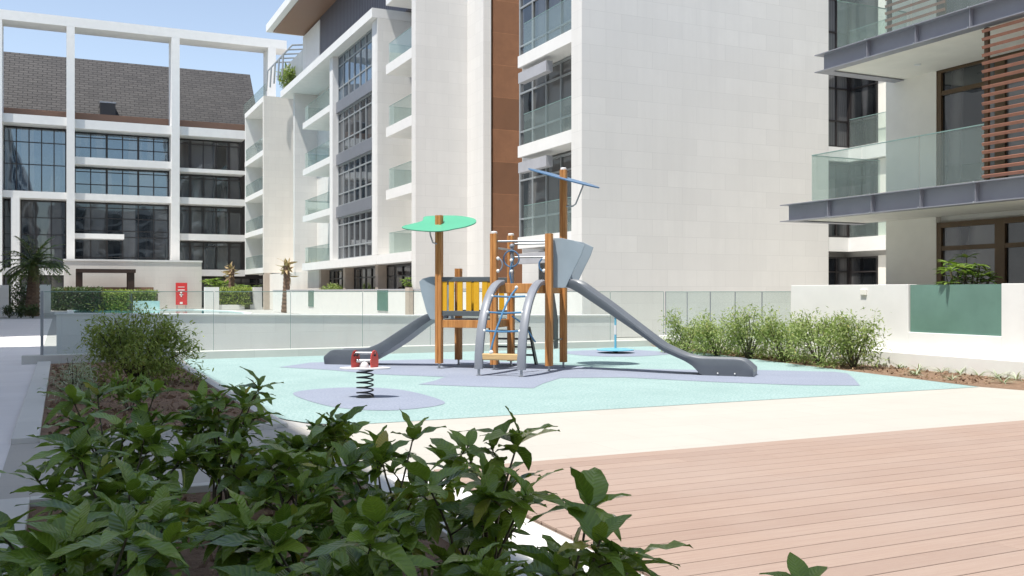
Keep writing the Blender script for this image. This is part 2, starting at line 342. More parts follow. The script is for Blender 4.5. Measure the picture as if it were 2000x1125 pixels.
# ================================================================== SETTING
def sheet(name, mat, pts, z):
    return struct(MB().add([(*q[:2], z) for q in pts], [tuple(range(len(pts)))]).build(name, mat))
sheet('ground', M['ground'], [(-400, -400), (400, -400), (400, 500), (-400, 500)], -.016)
sheet('walkway', M['walk'], [(-6, -12), (-.45, -12), (-.45, 60), (-6, 60)], -.012)
sheet('walkway', M['strip'], [(-.45, 7.6), (40, 7.6), (40, 10.7), (-.45, 10.7)], -.008)
sheet('walkway', M['walk'], [(2.1, -12), (2.8, -12), (2.8, 7.6), (2.1, 7.6)], -.010)
aq = [(2.5, 10.65), (2.35, 13), (2.3, 16), (2.35, 19), (2.7, 22.4), (15.2, 22.4), (14.6, 19), (13.95, 15.2), (13.2, 10.65)]
aq = [(2.45, 22.4), (14.75, 22.4), (14.15, 18), (13.6, 14), (13.15, 10.62), (2.9, 10.62)] + [(2.3 + .5 * max(0, (12.0 - y) / 1.4) ** 2, y) for y in (11, 11.4, 11.8, 12.2, 12.6, 16, 19)]
sheet('rubber_playground_surface', M['aqua'], aq, -.004)
def patch(pts, name='rubber_patch'):
    q = [pZ(0, *p)[:2] for p in pts]; sheet(name, M['purple'], q, 0)
star = [(545, 717), (606, 708), (700, 705), (860, 701), (1000, 707), (1100, 714), (1190, 719), (1340, 722), (1480, 722.5), (1630, 726), (1655, 729), (1668, 739), (1680, 753), (1560, 752), (1400, 746), (1220, 737), (1095, 738), (1060, 749), (1042, 758), (930, 755), (818, 750.5), (850, 743), (870, 736), (740, 731), (640, 722)]
patch(star)
def blob(pts, n=6):
    out = []; m_ = len(pts)
    for i in range(m_):
        p0, p1, p2, p3 = [Vector(pts[(i + k - 1) % m_]) for k in range(4)]
        for j in range(n):
            t_ = j / n; out.append(tuple(.5 * ((2 * p1) + (p2 - p0) * t_ + (2 * p0 - 5 * p1 + 4 * p2 - p3) * t_ ** 2 + (3 * p1 - p0 - 3 * p2 + p3) * t_ ** 3)))
    return out
patch(blob([(572, 768), (640, 758), (730, 757), (800, 764), (866, 783), (850, 793), (770, 801), (690, 799), (625, 789)]))
patch(blob([(1098, 688), (1150, 684), (1230, 683), (1295, 687), (1312, 691), (1240, 696), (1150, 695)]))
# soil beds
sheet('planting_soil', M['soil'], [(-.2, -3), (2.1, -3), (2.1, 7.5), (-.2, 7.5)], -.002)
sheet('planting_soil', M['soil'], [(-.2, 10.8), (2.15, 10.8), (2.15, 22.3), (-.2, 22.3)], -.002)
sheet('planting_soil', M['soil'], [(13.2, 10.62), (13.6, 14), (14.15, 18), (14.75, 22.4), (15.2, 22.4), (15.2, 4), (14.6, 4)], -.006)
# kerbs
k = MB()
k.box(-.45, -.2, -3, 7.6, -.02, .05).box(-.45, -.2, 10.7, 22.3, -.02, .05).box(2.1, 2.32, -3, 7.5, -.02, .045).box(2.15, 2.3, 10.8, 22.2, -.02, .03)
k.box(-.2, 2.1, 7.5, 7.62, -.02, .05).box(-.2, 2.15, 10.68, 10.8, -.02, .05)
struct(k.build('planter_kerb', M['kerb'], bevel=.006))
struct(MB().box(-.75, 15.4, 22.4, 22.75, -.02, .17).build('fence_kerb', M['kerb'], bevel=.01))
struct(MB().box(14.98, 15.29, 2, 22.35, -.02, .3).build('wall_kerb', M['white'], bevel=.01))
# deck boards
d = MB(); y = 7.56
while y > -4:
    x = 2.82 + 0; seg = [2.82] + sorted(random.uniform(4, 30) for _ in range(3)) + [34]
    for xa, xb in zip(seg, seg[1:]): d.box(xa + .0015, xb - .0015, y - .190, y, -.03, .012)
    y -= .2
o = struct(d.build('timber_deck', M['deck'], bevel=.002, seg=1))
sheet('deck_gap_shade', M['darkgroove'], [(2.82, -4), (34, -4), (34, 7.56), (2.82, 7.56)], -.004)  # near-black sheet: shade of the board gaps put in as colour
# pool
px0 = .8
pool = [(px0, 62), (10.2, 62), (11.6, 68), (11.5, 76), (10, 83.5), (px0, 83.8)]
sheet('pool_water', M['water'], pool, .012)
cp = MB()
for i in range(len(pool)):
    p0, p1 = Vector(pool[i]), Vector(pool[(i + 1) % len(pool)]); dd = (p1 - p0).normalized(); nn_ = Vector((dd.y, -dd.x)) * .4
    cp.prism([tuple(p0), tuple(p1), tuple(p1 + nn_), tuple(p0 + nn_)], -.01, .06)
struct(cp.build('pool_coping', M['white']))

# ================================================================== GLASS FENCE
fe = thing('glass_fence', 'long frameless clear glass fence on stone kerb behind the playground', 'fence', (-.34, 22.55, .17))
n = 9; x = 0; L = 15.62
for i in range(n):
    a_, b_ = L * i / n + .012, L * (i + 1) / n - .012
    MB().box(a_, b_, -.006, .006, 0, 1.325).build('glass_panel', M['fence_glass'], fe)
    MB().box(a_, b_, -.008, .008, 1.327, 1.342).build('top_trim', M['glass_edge'], fe)
    MB().box(b_ - .002, b_ + .008, -.006, .006, 0, 1.32).build('joint', M['glass_edge'], fe)
MB().box(-.06, .0, -.035, .035, -.02, 1.35).build('end_post', M['frame_grey'], fe, bevel=.005)
fe2 = thing('glass_fence', 'short clear glass fence return with slim joints beside the white garden wall', 'fence', (15.3, 17.4, .2))
for i in range(5):
    a_, b_ = 5.1 * i / 5 + .01, 5.1 * (i + 1) / 5 - .01
    MB().box(-.006, .006, a_, b_, 0, 1.29).build('glass_panel', M['rail_glass'], fe2)
    MB().box(-.009, .009, b_ - .004, b_ + .014, 0, 1.31).build('joint', M['steel'], fe2)
    MB().box(-.008, .008, a_, b_, 1.292, 1.31).build('top_trim', M['glass_edge'], fe2)

# ================================================================== GREY WALL BEHIND FENCE
gw = thing('retaining_wall', 'low grey stone wall running right behind the glass fence', 'wall')
pts = [(-.1, 0), (14.6, 0), (14.6, .80), (8, .86), (2, .96), (-.1, .99)]
MB().prism3([(x, 24.0, z) for x, z in pts], (0, .45, 0)).build('stone_face', M['grey_wall'], gw)
MB().prism3([(-.14, 23.97, .99), (2, 23.97, .96), (8, 23.97, .86), (14.62, 23.97, .80), (14.62, 23.97, .83), (8, 23.97, .89), (2, 23.97, .99), (-.14, 23.97, 1.02)], (0, .5, 0)).build('coping', M['grey_wall'], gw)

# ================================================================== FRAME BUILDING (left, far)
F = thing('frame_building', 'apartment block behind tall white square frames with sloping dark tiled roof', 'building')
fa = 94.0
def bA(u, a=fa): return pA(a, u, 570)[0]
cols = [(-130, -112), (-14, 4), (130, 146), (335, 351), (524, 539)]
for u0, u1 in cols: MB().box(bA(u0), bA(u1), fa, fa + 2.5, 0, 25.1).build('column', M['white'], F)
MB().box(bA(-140), bA(560), fa - .003, fa + 2.5, 25.1, 25.95).build('top_beam', M['white'], F)
bays = [(bA(-112), bA(-14)), (bA(4), bA(130)), (bA(146), bA(335)), (bA(351), bA(480))]
def band(x0, x1, z0, z1, nm='floor_slab', dy=.35): MB().box(x0, x1, fa + dy, fa + 2.9, z0, z1).build(nm, M['white'], F)
b0, b1 = bays[1]
for z0, z1 in ((16.3, 17.05), (9.75, 10.35), (3.0, 3.6)): band(b0, b1, z0, z1)
band(bays[0][0], bays[0][1], 16.3, 17.05); band(bays[0][0], bays[0][1], 9.75, 10.35)
window(F, 'a', fa + 2.3, bays[0][0], bays[0][1], 3.6, 9.7, 3, (.5,), glass=M['glass_sky'])
window(F, 'a', fa + 2.3, b0, b1, 10.35, 16.2, 5, (.44, .78), glass=M['glass_sky'], fr=.1)
xm = bA(21), bA(38)
MB().box(xm[0], xm[1], fa + .3, fa + 2.5, 0, 9.75).build('column', M['white'], F)
window(F, 'a', fa + 2.3, xm[1], b1, 3.6, 9.7, 3, (.3, .5, .75), glass=M['glass'], fr=.1)
window(F, 'a', fa + 2.3, b0, xm[0], 3.6, 9.7, 1, (.3, .5, .75), glass=M['glass'], fr=.1)
window(F, 'a', fa + 2.3, b0, b1, 0, 3.0, 4, (), glass=M['glass_dark'], fr=.1)
b0, b1 = bays[2]
for z0, z1 in ((16.15, 16.95), (12.95, 13.6), (9.75, 10.35), (3.4, 4.0)): band(b0, b1, z0, z1)
xh = bA(243); band(b0, xh, 6.3, 6.75)
window(F, 'a', fa + 2.3, b0, b1, 13.6, 16.1, 6, (.45, .82), glass=M['glass_sky'], fr=.1, thick=(2, 4))
window(F, 'a', fa + 2.3, b0, b1, 10.35, 12.9, 6, (.4, .85), glass=M['glass_sky'], fr=.1, thick=(2, 4))
window(F, 'a', fa + 2.3, b0, b1, 4.0, 9.7, 6, (.12, .45, .55, .75, .92), glass=M['glass'], fr=.1, thick=(2,))
b0, b1 = bays[3]
for z0, z1 in ((16.15, 16.95), (9.75, 10.35), (6.35, 6.95), (3.0, 3.6)): band(b0, b1, z0, z1)
band(b0, b1, 12.75, 13.1)
for z0, z1 in ((13.1, 16.1), (10.35, 12.7), (6.95, 9.7), (3.6, 6.3)): window(F, 'a', fa + 2.3, b0, b1, z0, z1, 5, (.84,), glass=M['glass'] if z1 < 16 else M['glass_dark'], fr=.12, thick=(1, 4))
window(F, 'a', fa + 2.3, b0, bA(600), .1, 2.9, 8, (.8,), glass=M['glass_dark'], fr=.12)
MB().box(bA(-112), bA(600), fa + 2.55, fa + 14, 0, 17).build('wall', M['frame'], F)
MB().prism3([(bA(-112), fa + 2.9, 17.), (bA(-112), fa + 9.4, 24.4), (bA(-112), fa + 15, 17.)], (bA(522) - bA(-112), 0, 0)).build('roof', M['tiles'], F)
MB().box(bA(-112), bA(516), fa + 2.45, fa + 2.85, 17.0, 17.9).build('roof_edge', M['soffit_wood'], F)
x = bA(198); MB().box(x, x + 1.3, fa + 2.5, fa + 4.6, 17.9, 19.0).build('dormer', M['frame'], F)
MB().box(x - .05, x + 1.35, fa + 2.45, fa + 4.7, 19.0, 19.12).build('dormer_lid', M['fascia'], F)
# low garden block in front of it
G = thing('service_block', 'low cream block with flat top standing in front of the framed apartments', 'building')
MB().box(bA(125, 90), bA(394, 90), 90, 93.5, 0, 4.15).build('wall', M['wall_warm'], G)
MB().box(bA(125, 90) - .06, bA(394, 90) + .06, 89.94, 93.55, 4.15, 4.3).build('coping', M['white'], G)
# red board
rs = thing('red_notice_board', 'tall red board with white figure on cream wall beyond the pool', 'sign', pT(84.9, 354.5, 570)[:2] + (0,), -TH)
MB().box(-.5, .5, -.04, .04, .35, 2.3).build('panel', M['redsign'], rs)
q = MB(); q.ball((0, -.06, 1.42), .09, 6); q.box(-.05, .05, -.06, -.045, 1.05, 1.32); q.box(-.16, -.05, -.06, -.045, 1.2, 1.3).box(.05, .16, -.06, -.045, 1.2, 1.3)
q.box(-.3, .3, -.06, -.045, 1.62, 1.70).box(-.3, .3, -.06, -.045, 1.9, 1.95).box(-.12, .12, -.06, -.045, .42, .6); q.build('white_figure', M['white'], rs)
MB().box(-.42, -.36, -.03, .03, 0, .35).box(.36, .42, -.03, .03, 0, .35).build('legs', M['metal'], rs)
# pergola
pg = thing('pergola', 'small dark brown timber pergola frame beside the cream block', 'pergola', (0, 0, 0))
x0, x1 = bA(148, 88), bA(263, 88)
for xx in (x0, x1 - .6):
    for yy in (86.6, 88.4): MB().box(xx, xx + .5, yy, yy + .25, 0, 3.1).build('post', M['dark_wood'], pg)
MB().box(x0, x1, 86.5, 88.75, 3.1, 3.4).build('roof_frame', M['dark_wood'], pg)
bb = MB().box(bA(125, 88.9), bA(300, 88.9), 88.9, 89.4, 0, 1.9).build('timber_screen', M['soffit_wood']); tag(bb, 'long low brown timber screen behind the dark pergola', 'screen')

# ================================================================== MAIN APARTMENT BUILDING
A = thing('apartment_building', 'long white stone apartment block with balconies and brown stone strip', 'building')
S = [3.5, 6.85, 10.15, 13.45, 16.85]
# left end block
MB().box(15.4, 19.5, 82.0, 82.4, 3.1, 18.0).box(17.2, 30, 82.4, 94, 3.1, 18.0).build('wall', M['wall_warm'], A)
MB().box(15.45, 15.95, 82.0, 82.5, 0, 3.1).build('column', M['beige'], A); MB().box(18.2, 18.7, 82.0, 82.5, 0, 3.1).build('column', M['beige'], A)
window(A, 'a', 83.2, 16, 30, 0, 3.05, 8, (.8,), glass=M['glass_dark'])
for i, z in enumerate((3.55, 6.9, 10.2, 13.5, 18.0)):
    MB().box(15.4, 17.2, 82.4, 91.2, z - .45, z).build('balcony_slab', M['white'], A)
    if i < 4:
        glassrail(A, 'b', 15.45, 82.5, 90.9, z)
        window(A, 'b', 17.1, 84.5, 90.5, z + .1, z + 2.7, 4, (.8,), glass=M['glass_dark'])
MB().box(15.42, 17.2, 90.9, 91.2, 3.55, 17.55).build('end_wall', M['white'], A)
glassrail(A, 'b', 15.6, 82.2, 93, 18, 1.1, 6)
# roof terrace bits
pt = MB()
for i in range(5): pt.tube([(15.8 + .0 * i, 76.5 + i * 1.6, 18.6), (15.9, 76.5 + i * 1.6, 20.3), (16.6, 76.5 + i * 1.6, 21.1), (18, 76.5 + i * 1.6, 21.3)], .07, 6)
pt.box(17.4, 17.6, 75, 84, 18, 20.8); pt.build('roof_canopy_frame', M['frame_grey'], A)
MB().box(18.2, 20, 83, 86, 18, 21.5).build('roof_room', M['white'], A)
# recess far wall + core
MB().box(15.8, 30, 72.0, 72.4, 3.0, 16.35).box(17.5, 30, 60.4, 72.0, 3.0, 16.35).build('wall', M['wall'], A)
MB().box(19.5, 30, 72.4, 82, 0, 18.0).build('wall', M['wall_warm'], A)
MB().box(15.2, 24, 50.2, 74.2, 16.36, 16.86).build('roof_slab', M['white'], A)
# top storey
MB().box(17.0, 30, 69.2, 74.5, 16.86, 21.3).build('top_storey_wall', M['white'], A)
MB().box(17.05, 30, 44, 69.2, 16.86, 26).build('top_storey_cladding', M['cladding_dark'], A)
MB().box(14.3, 17, 44, 75.2, 21.55, 22.1).box(17, 30, 44, 75.2, 21.55, 22.1).build('roof_overhang', M['white'], A)
MB().box(14.75, 17.2, 44, 74.7, 21.45, 21.546).build('soffit', M['soffit_wood'], A)
# bay
MB().box(15.5, 24, 50.2, 50.6, 3.52, 16.35).build('bay_side_wall', M['wall'], A)
MB().box(15.5, 16.3, 50.6, 51.2, 3.52, 16.35).box(15.5, 16.3, 59.7, 60.45, 3.52, 16.35).build('bay_frame', M['white'], A)
MB().box(15.45, 22, 50.18, 68.0, 3.0, 3.5).build('first_floor_band', M['white'], A)
for i in range(4):
    z0 = S[i]; z1 = S[i + 1] - (.68 if i < 3 else .5)
    window(A, 'b', 15.85, 51.2, 59.7, z0, z1, 7, (.3, .78) if i else (.3, .82), fr=.09, frame=M['frame_grey'], glass=M['glass_sky'] if i == 3 else M['glass'])
    if i < 3: MB().box(15.72, 16.3, 51.2, 59.7, S[i + 1] - .68, S[i + 1]).build('spandrel', M['spandrel'], A)
# left balconies
for i in range(4):
    z = S[i]
    if i: MB().box(15.5, 17.5, 60.45, 68.0, z - .42, z).build('balcony_slab', M['white'], A)
    glassrail(A, 'b', 15.6, 60.5, 67.7, z, 1.1, 4); glassrail(A, 'a', 67.7, 15.65, 17.4, z, 1.1, 1)
    window(A, 'b', 17.35, 60.6, 66.3, z, z + 2.6, 4, (.75,), frame=M['frame_grey'], glass=M['glass'])
# ground floor shops
window(A, 'b', 16.4, 51.9, 58, 0, 2.95, 5, (.8,), fr=.09, frame=M['frame'], glass=M['glass_dark'])
window(A, 'b', 16.4, 44.7, 51.4, 0, 2.95, 5, (.8,), fr=.09, frame=M['frame'], glass=M['glass_dark'])
window(A, 'b', 16.4, 58.8, 64, 0, 2.95, 5, (.8,), fr=.09, frame=M['frame'], glass=M['glass_dark'])
for a_ in (45.0, 51.4, 58.2, 64.4): MB().box(15.9, 16.5, a_, a_ + .5, 0, 2.995).build('column', M['beige'], A)
MB().box(16.6, 24, 44.6, 72, 2.0, 2.99).build('soffit', M['beige'], A)
MB().box(15.9, 24, 64.9, 82, 0, 2.99).build('wall', M['wall_warm'], A)
# right recess with balconies
MB().box(17.75, 24, 44.6, 50.2, 3.0, 30).build('wall', M['wall'], A)
for i in range(5):
    z = S[i] if i < 4 else 16.6 + .5
    a1 = 48.7 if i else 50.18
    MB().box(15.5 if i else 15.48, 17.75, 44.6, a1, z - .5, z - (.004 if i == 0 else 0)).build('balcony_slab', M['white'], A)
    if i < 5: glassrail(A, 'b', 15.6, 44.62, 48.5, z, 1.1, 2); glassrail(A, 'a', 48.45, 15.65, 17.6, z, 1.1, 1)
    window(A, 'b', 17.6, 44.7, 47.2, z, z + 2.6, 2, (.78,), glass=M['glass_dark'])
# white pier, brown strip
MB().box(15.5, 18.2, 44.0, 44.6, 0, 30).build('pier_wall', M['wall'], A)
MB().box(18.2, 18.6, 42.0, 44.0, 0, 30).build('pier_return', M['wall'], A)
MB().box(18.6, 18.72, 42.3, 44, 0, 30).build('shadow_gap', M['darkgroove'], A)
MB().box(18.72, 24, 42.06, 44, 0, 30).build('brown_stone_strip', M['brown'], A)
# big near block
MB().box(15.2, 25.6, 27.1, 27.8, 0, 30).build('end_wall', M['wall'], A)
MB().box(16.2, 25.6, 27.8, 33.6, 0, 30).box(21, 25.6, 32.2, 42, 0, 30).build('wall', M['wall'], A)
for i in range(7):
    z = S[i] if i < 4 else S[3] + 3.33 * (i - 3)
    MB().box(15.2, 16.2, 27.8, 31.9, z - .42, z).build('balcony_slab', M['white'], A)
    MB().box(15.24, 15.5, 29.7, 31.95, z - .98, z - .6).build('blind_box', M['fascia'], A)
    glassrail(A, 'b', 15.3, 27.85, 31.6, z + .0, 1.15, 2)
    window(A, 'b', 16.02, 27.85, 33.5, z, z + 2.85, 5, (.28, .8), frame=M['frame_grey'], glass=M['glass_dark'], fr=.08)
window(A, 'b', 16.0, 27.9, 31.8, .4, 3.0, 3, (.5,), frame=M['frame_grey'], glass=M['glass_dark'])
MB().box(15.25, 16.4, 27.8, 31.9, 0, .4).build('low_wall', M['wall'], A)
# right end with corner windows
MB().box(27.0, 40, 22, 42, 0, 30).build('wall', M['wall'], A)
MB().box(25.6, 27.0, 27.8, 32, 0, 30).build('wall', M['wall'], A)
for i in range(-1, 7):
    z = 0 if i < 0 else (S[i] if i < 4 else S[3] + 3.33 * (i - 3))
    if i >= 0: MB().box(25.55, 26.95, 27.12, 27.8, z - .5, z + .02).build('floor_band', M['white'], A); MB().box(26.6, 27, 24.4, 27.12, z - .5, z + .02).build('floor_band', M['white'], A)
    window(A, 'a', 27.3, 25.6, 26.8, z + .03, z + 2.8, 2, (.36, .8), glass=M['glass_dark'], frame=M['frame'])
    window(A, 'b', 26.8, 25.9, 27.3, z + .03, z + 2.8, 1, (.36, .8), glass=M['glass_dark'], frame=M['frame'])
    MB().box(26.82, 27.0, 22, 25.9, z, z + 2.83).build('wall_panel', M['cream'], A)
    if i >= 0: glassrail(A, 'b', 26.62, 24.6, 27.1, z + .03, 1.05, 2)

# ================================================================== RIGHT BUILDING
Q = thing('balcony_building', 'cream apartment block at right with steel edged balconies and copper louvres', 'building')
MB().box(17.8, 30, 15.5, 16.95, 0, 12).build('wall', M['cream'], Q)
MB().box(17.95, 30, 4, 15.5, 0, 12).build('core_wall', M['cream'], Q)
for z0 in (.15, 3.62, 6.95):
    window(Q, 'b', 17.82, 13.9, 15.5, z0, z0 + 2.9, 1, (.8,), frame=M['frame_bronze'], glass=M['glass_dark'], fr=.12)
    window(Q, 'b', 17.82, 10.5, 13.9, z0, z0 + 2.9, 2, (.8,), frame=M['frame_bronze'], glass=M['glass_dark'], fr=.12)
    window(Q, 'b', 17.82, 6.5, 10.5, z0, z0 + 2.9, 2, (.8,), frame=M['frame_bronze'], glass=M['glass_dark'], fr=.12)
for z0, ae in ((3.15, 17.7), (6.43, 16.55), (9.8, 16.55)):
    MB().box(15.62, 17.8, 5, ae - .1, z0 + .03, z0 + .34).build('balcony_slab', M['cream'], Q)
    bm_ = MB().box(15.5, 15.56, 5, ae, z0 + .02, z0 + .38)
    bm_.box(15.36, 15.62, 5, ae + .15, z0, z0 + .02).box(15.36, 15.62, 5, ae + .15, z0 + .38, z0 + .4)
    bm_.box(15.56, 17.8, ae - .06, ae, z0 + .02, z0 + .38).box(15.62, 17.8, ae - .15, ae + .15, z0, z0 + .018).box(15.62, 17.8, ae - .15, ae + .15, z0 + .382, z0 + .4)
    for k_ in range(9): bm_.box(15.40, 15.5, ae - 1.37 - 1.27 * k_, ae - 1.355 - 1.27 * k_, z0 + .02, z0 + .38)
    bm_.build('steel_edge_beam', M['steel'], Q)
    bt = MB()
    for k_ in range(9):
        for zz in (z0 + .01, z0 + .39): bt.ball((15.36, ae - 1.36 - 1.27 * k_, zz), .022, 6)
    bt.build('bolts', M['metal'], Q)
MB().box(15.7, 17.8, 5, 17.5, 3.553, 3.60).build('balcony_floor', M['kerb'], Q)
glassrail(Q, 'b', 15.64, 12.5, 17.1, 3.6, 1.05, 3); glassrail(Q, 'a', 17.1, 15.66, 17.78, 3.6, 1.05, 2)
glassrail(Q, 'b', 15.64, 6, 16.3, 6.85, 1.15, 5); glassrail(Q, 'a', 16.3, 15.66, 17.78, 6.85, 1.15, 2)
dl = MB().lathe((16.9, 15.2, 6.44), [(.07, 0), (.07, .02)], 16).build('downlight', M['knob'], Q)
def louvre(name, y0, y1, z0, z1, nsl, label, mat, xx=15.5):
    o = MB()
    for i in range(nsl):
        z = z0 + .06 + (z1 - z0 - .12) * i / (nsl - 1); o.obox((xx, (y0 + y1) / 2, z), (.018, 0, .006), (0, (y1 - y0) / 2, 0), (-.012, 0, .026))
    p_ = thing(name, label, 'screen')
    for yy in (y1 - .06, y0 + .06): MB().box(xx + .02, xx + .08, yy - .04, yy + .04, z0, z1).build('post', M['frame_bronze'], p_)
    o.build('slats', mat, p_); return p_
louvre('louvre_screen', 9.4, 12.45, 3.58, 6.4, 19, 'copper coloured louvre screen standing on the lower balcony at right', M['copper'])
louvre('louvre_screen', 13.6, 15.1, 6.9, 9.7, 19, 'brown louvre screen behind glass on the upper balcony at right', M['copper'], 15.85)

# white garden wall
W = thing('garden_wall', 'white garden wall with a frosted green glass panel at right', 'wall')
MB().box(15.3, 15.55, 14.0, 17.4, 0, 1.65).box(15.3, 15.55, 11.9, 14.0, 0, .70).box(15.3, 15.55, 2, 11.9, 0, 1.65).box(15.55, 17.8, 17.15, 17.4, 0, 1.65).build('wall', M['white'], W, bevel=.008)
MB().box(15.34, 15.36, 11.92, 13.98, .70, 1.64).build('glass_panel', M['green_glass'], W)
l_ = MB().box(15.26, 15.3, 15.08, 15.24, 1.43, 1.55).build('wall_light', M['cream'], W, bevel=.01)

# apartment garden walls, left far, in front of the shops
g2 = thing('garden_wall', 'long white garden wall with three small green glass panels beyond the fence', 'wall')
MB().box(14.6, 14.9, 26, 74, 0, 1.58).build('wall', M['white'], g2)
MB().box(14.57, 14.93, 26, 74, 1.58, 1.64).build('coping', M['fascia'], g2)
for u0, u1 in ((603, 613), (738, 758)):
    y1 = pB(14.6, u0, 570)[1]; y0 = pB(14.6, u1, 570)[1]; MB().box(14.56, 14.6, y0, y1, .55, 1.575).build('glass_panel', M['green_glass'], g2)
y0 = pB(14.55, 803, 570)[1]; MB().box(14.35, 14.56, y0 - .25, y0 + .25, 0, 1.7).build('beige_pier', M['beige'], g2)
g3 = thing('garden_wall', 'low cream planter wall holding a clipped hedge beyond the pool', 'wall')
x0, x1 = bA(400, 84), bA(575, 84); MB().box(x0, bA(428, 84), 84, 84.5, 0, 1.9).box(bA(495, 84), bA(512, 84), 84, 84.5, 0, 1.9).box(bA(528, 84), x1 + 2, 84, 84.5, 0, 1.9).box(bA(428, 84), bA(495, 84), 84.1, 84.4, 0, .4).build('wall', M['white'], g3)

# buildings outside the frame that shade the courtyard and stand in the reflections
O = thing('apartment_building', 'tall white apartment block along the shaded walkway left of the picture', 'building')
for y0, y1 in ((-40, 26.6), (35.0, 80)):
    MB().box(-16, -5.2, y0, y1, 0, 21.0).build('wall', M['wall'], O)
    for z in (3.6, 6.9, 10.2, 13.5, 16.8):
        yy = y0 + 1
        while yy < y1 - 4: window(O, 'b', -5.1, yy, yy + 3.4, z, z + 2.5, 3); O.children[-1].scale = (-1, 1, 1); O.children[-1].location.x = -10.19; yy += 9
P = thing('apartment_building', 'white apartment block across the courtyard behind the photographer', 'building')
MB().box(-2, 60, -44, -34, 0, 20).build('wall', M['wall'], P)
for z in (3.6, 6.9, 10.2, 13.5, 16.5):
    for i in range(8):
        f = MB().box(1 + i * 7, 5.5 + i * 7, -34, -33.9, z, z + 2.4).build('window', M['glass_dark'], P)

# ================================================================== PLAYGROUND TOWER
ty = -TH - R(18)
fl = pT(18.5, 965)
T = thing('playground_tower', 'orange timber climbing tower with two grey slides and coloured canopies', 'playground equipment', (fl[0], fl[1], 0), ty)
PX, PY, WX = 1.10, 1.05, 1.14
def post(x, y, h, cap=False):
    s_ = .066; m_ = MB()
    prof = [(-s_, -s_ * .8), (-s_ * .8, -s_), (-.012, -s_), (-.008, -s_ + .012), (.008, -s_ + .012), (.012, -s_), (s_ * .8, -s_), (s_, -s_ * .8), (s_, -.012), (s_ - .012, -.008), (s_ - .012, .008), (s_, .012),
            (s_, s_ * .8), (s_ * .8, s_), (-s_ * .8, s_), (-s_, s_ * .8), (-s_, .012), (-s_ + .012, .008), (-s_ + .012, -.008), (-s_, -.012)]
    o = m_.prism([(x + p0, y + p1) for p0, p1 in prof], .1, h).build('post', M['timber'], T)
    MB().lathe((x, y, 0), [(.045, 0), (.05, .008), (.022, .012), (.022, .1), (.05, .1), (.05, .112)], 12).build('foot', M['metal'], o, smooth='auto')
    if cap: MB().lathe((x, y, h), [(.06, 0), (.062, .03), (.05, .045), (.01, .05)], 14).build('cap', M['knob'], o, smooth='auto')
    return o
post(0, 0, 2.62, True); post(PX, 0, 2.6); post(PX, PY, 3.93, True); post(0, PY, 2.64, True); post(-WX, 0, 3.0); post(-WX, PY, 1.98)
# decks
for x0, x1, z in ((-WX + .06, -.06, .95), (.06, PX - .06, 1.62)):
    f = MB().box(x0, x1, -.02, .03, z - .15, z).box(x0, x1, PY - .03, PY + .02, z - .15, z).box(x0 - .03, x0 + .02, .06, PY - .06, z - .15, z).box(x1 - .02, x1 + .03, .06, PY - .06, z - .15, z)
    f.build('deck_beam', M['timber'], T, bevel=.006)
    MB().box(x0 + .03, x1 - .03, .04, PY - .04, z - .03, z + .012).build('deck', M['rail_dark'], T)
# slat panel, front and back of low deck
for yy in (0, PY):
    o = MB().box(-WX + .06, -.06, yy - .02, yy + .02, 1.03, 1.13).build('panel_rail', M['rail_dark'], T, bevel=.008)
    MB().box(-WX + .06, -.06, yy - .02, yy + .02, 1.70, 1.79).build('panel_rail', M['rail_dark'], T, bevel=.008)
    q = MB()
    if yy == 0: xs = (-1.03, -.88, -.70, -.52, -.36, -.19)
    else: xs = (-.85, -.50, -.2)
    for x_ in xs: MB().box(x_ - .055, x_ + .055, yy - .011, yy + .011, 1.125, 1.705).build('slat', M['yellow'], T, bevel=.006)

# railings on tower
for y_, z_ in ((0, 2.47), (PY, 2.47), (PY, 2.2)):
    MB().tube([(.05, y_, z_), (PX - .05, y_, z_)], .02, 10).build('rail', M['metal'], T, smooth='auto')
MB().tube([(0, .05, 2.35), (0, PY - .05, 2.35)], .02, 10).build('rail', M['metal'], T, smooth='auto')
for xx, s_ in ((.08, 1), (.62, 1), (PX - .08, -1)):
    pass
for x_, z_ in ((.09, 2.14), (.09, 1.90), (.36, 2.10), (.36, 1.89), (PX - .09, 2.12), (PX - .09, 1.90)): MB().ball((x_, -.03, z_), .036, 8).build('knob', M['knob'], T, smooth=True)
MB().tube([(PX - .06 - .13 * math.sin(a * math.pi / 12), -.03, 2.01 + .13 * math.cos(a * math.pi / 12)) for a in range(13)], .017, 8).build('grab_handle', M['blue'], T, smooth='auto')
MB().tube([(.06 + .12 * math.sin(a * math.pi / 12), -.03, 2.02 + .13 * math.cos(a * math.pi / 12)) for a in range(13)], .016, 8).build('grab_handle', M['arch'], T, smooth='auto')
MB().tube([(.36, -.02, 1.66), (.33, -.04, 1.85), (.36, -.04, 2.02), (.40, -.02, 2.15)], .016, 8).build('grab_handle', M['rope'], T, smooth='auto')
MB().tube([(.2, .5, 1.63), (.2, .5, 2.38)], .035, 10).ball((.2, .5, 2.4), .05).build('steering_post', M['arch'], T, smooth='auto')
MB().tube([(.2 + .16 * math.cos(a * math.pi / 10), .46, 2.15 + .16 * math.sin(a * math.pi / 10)) for a in range(20)], .015, 6, True).build('steering_wheel', M['blue'], T, smooth='auto')
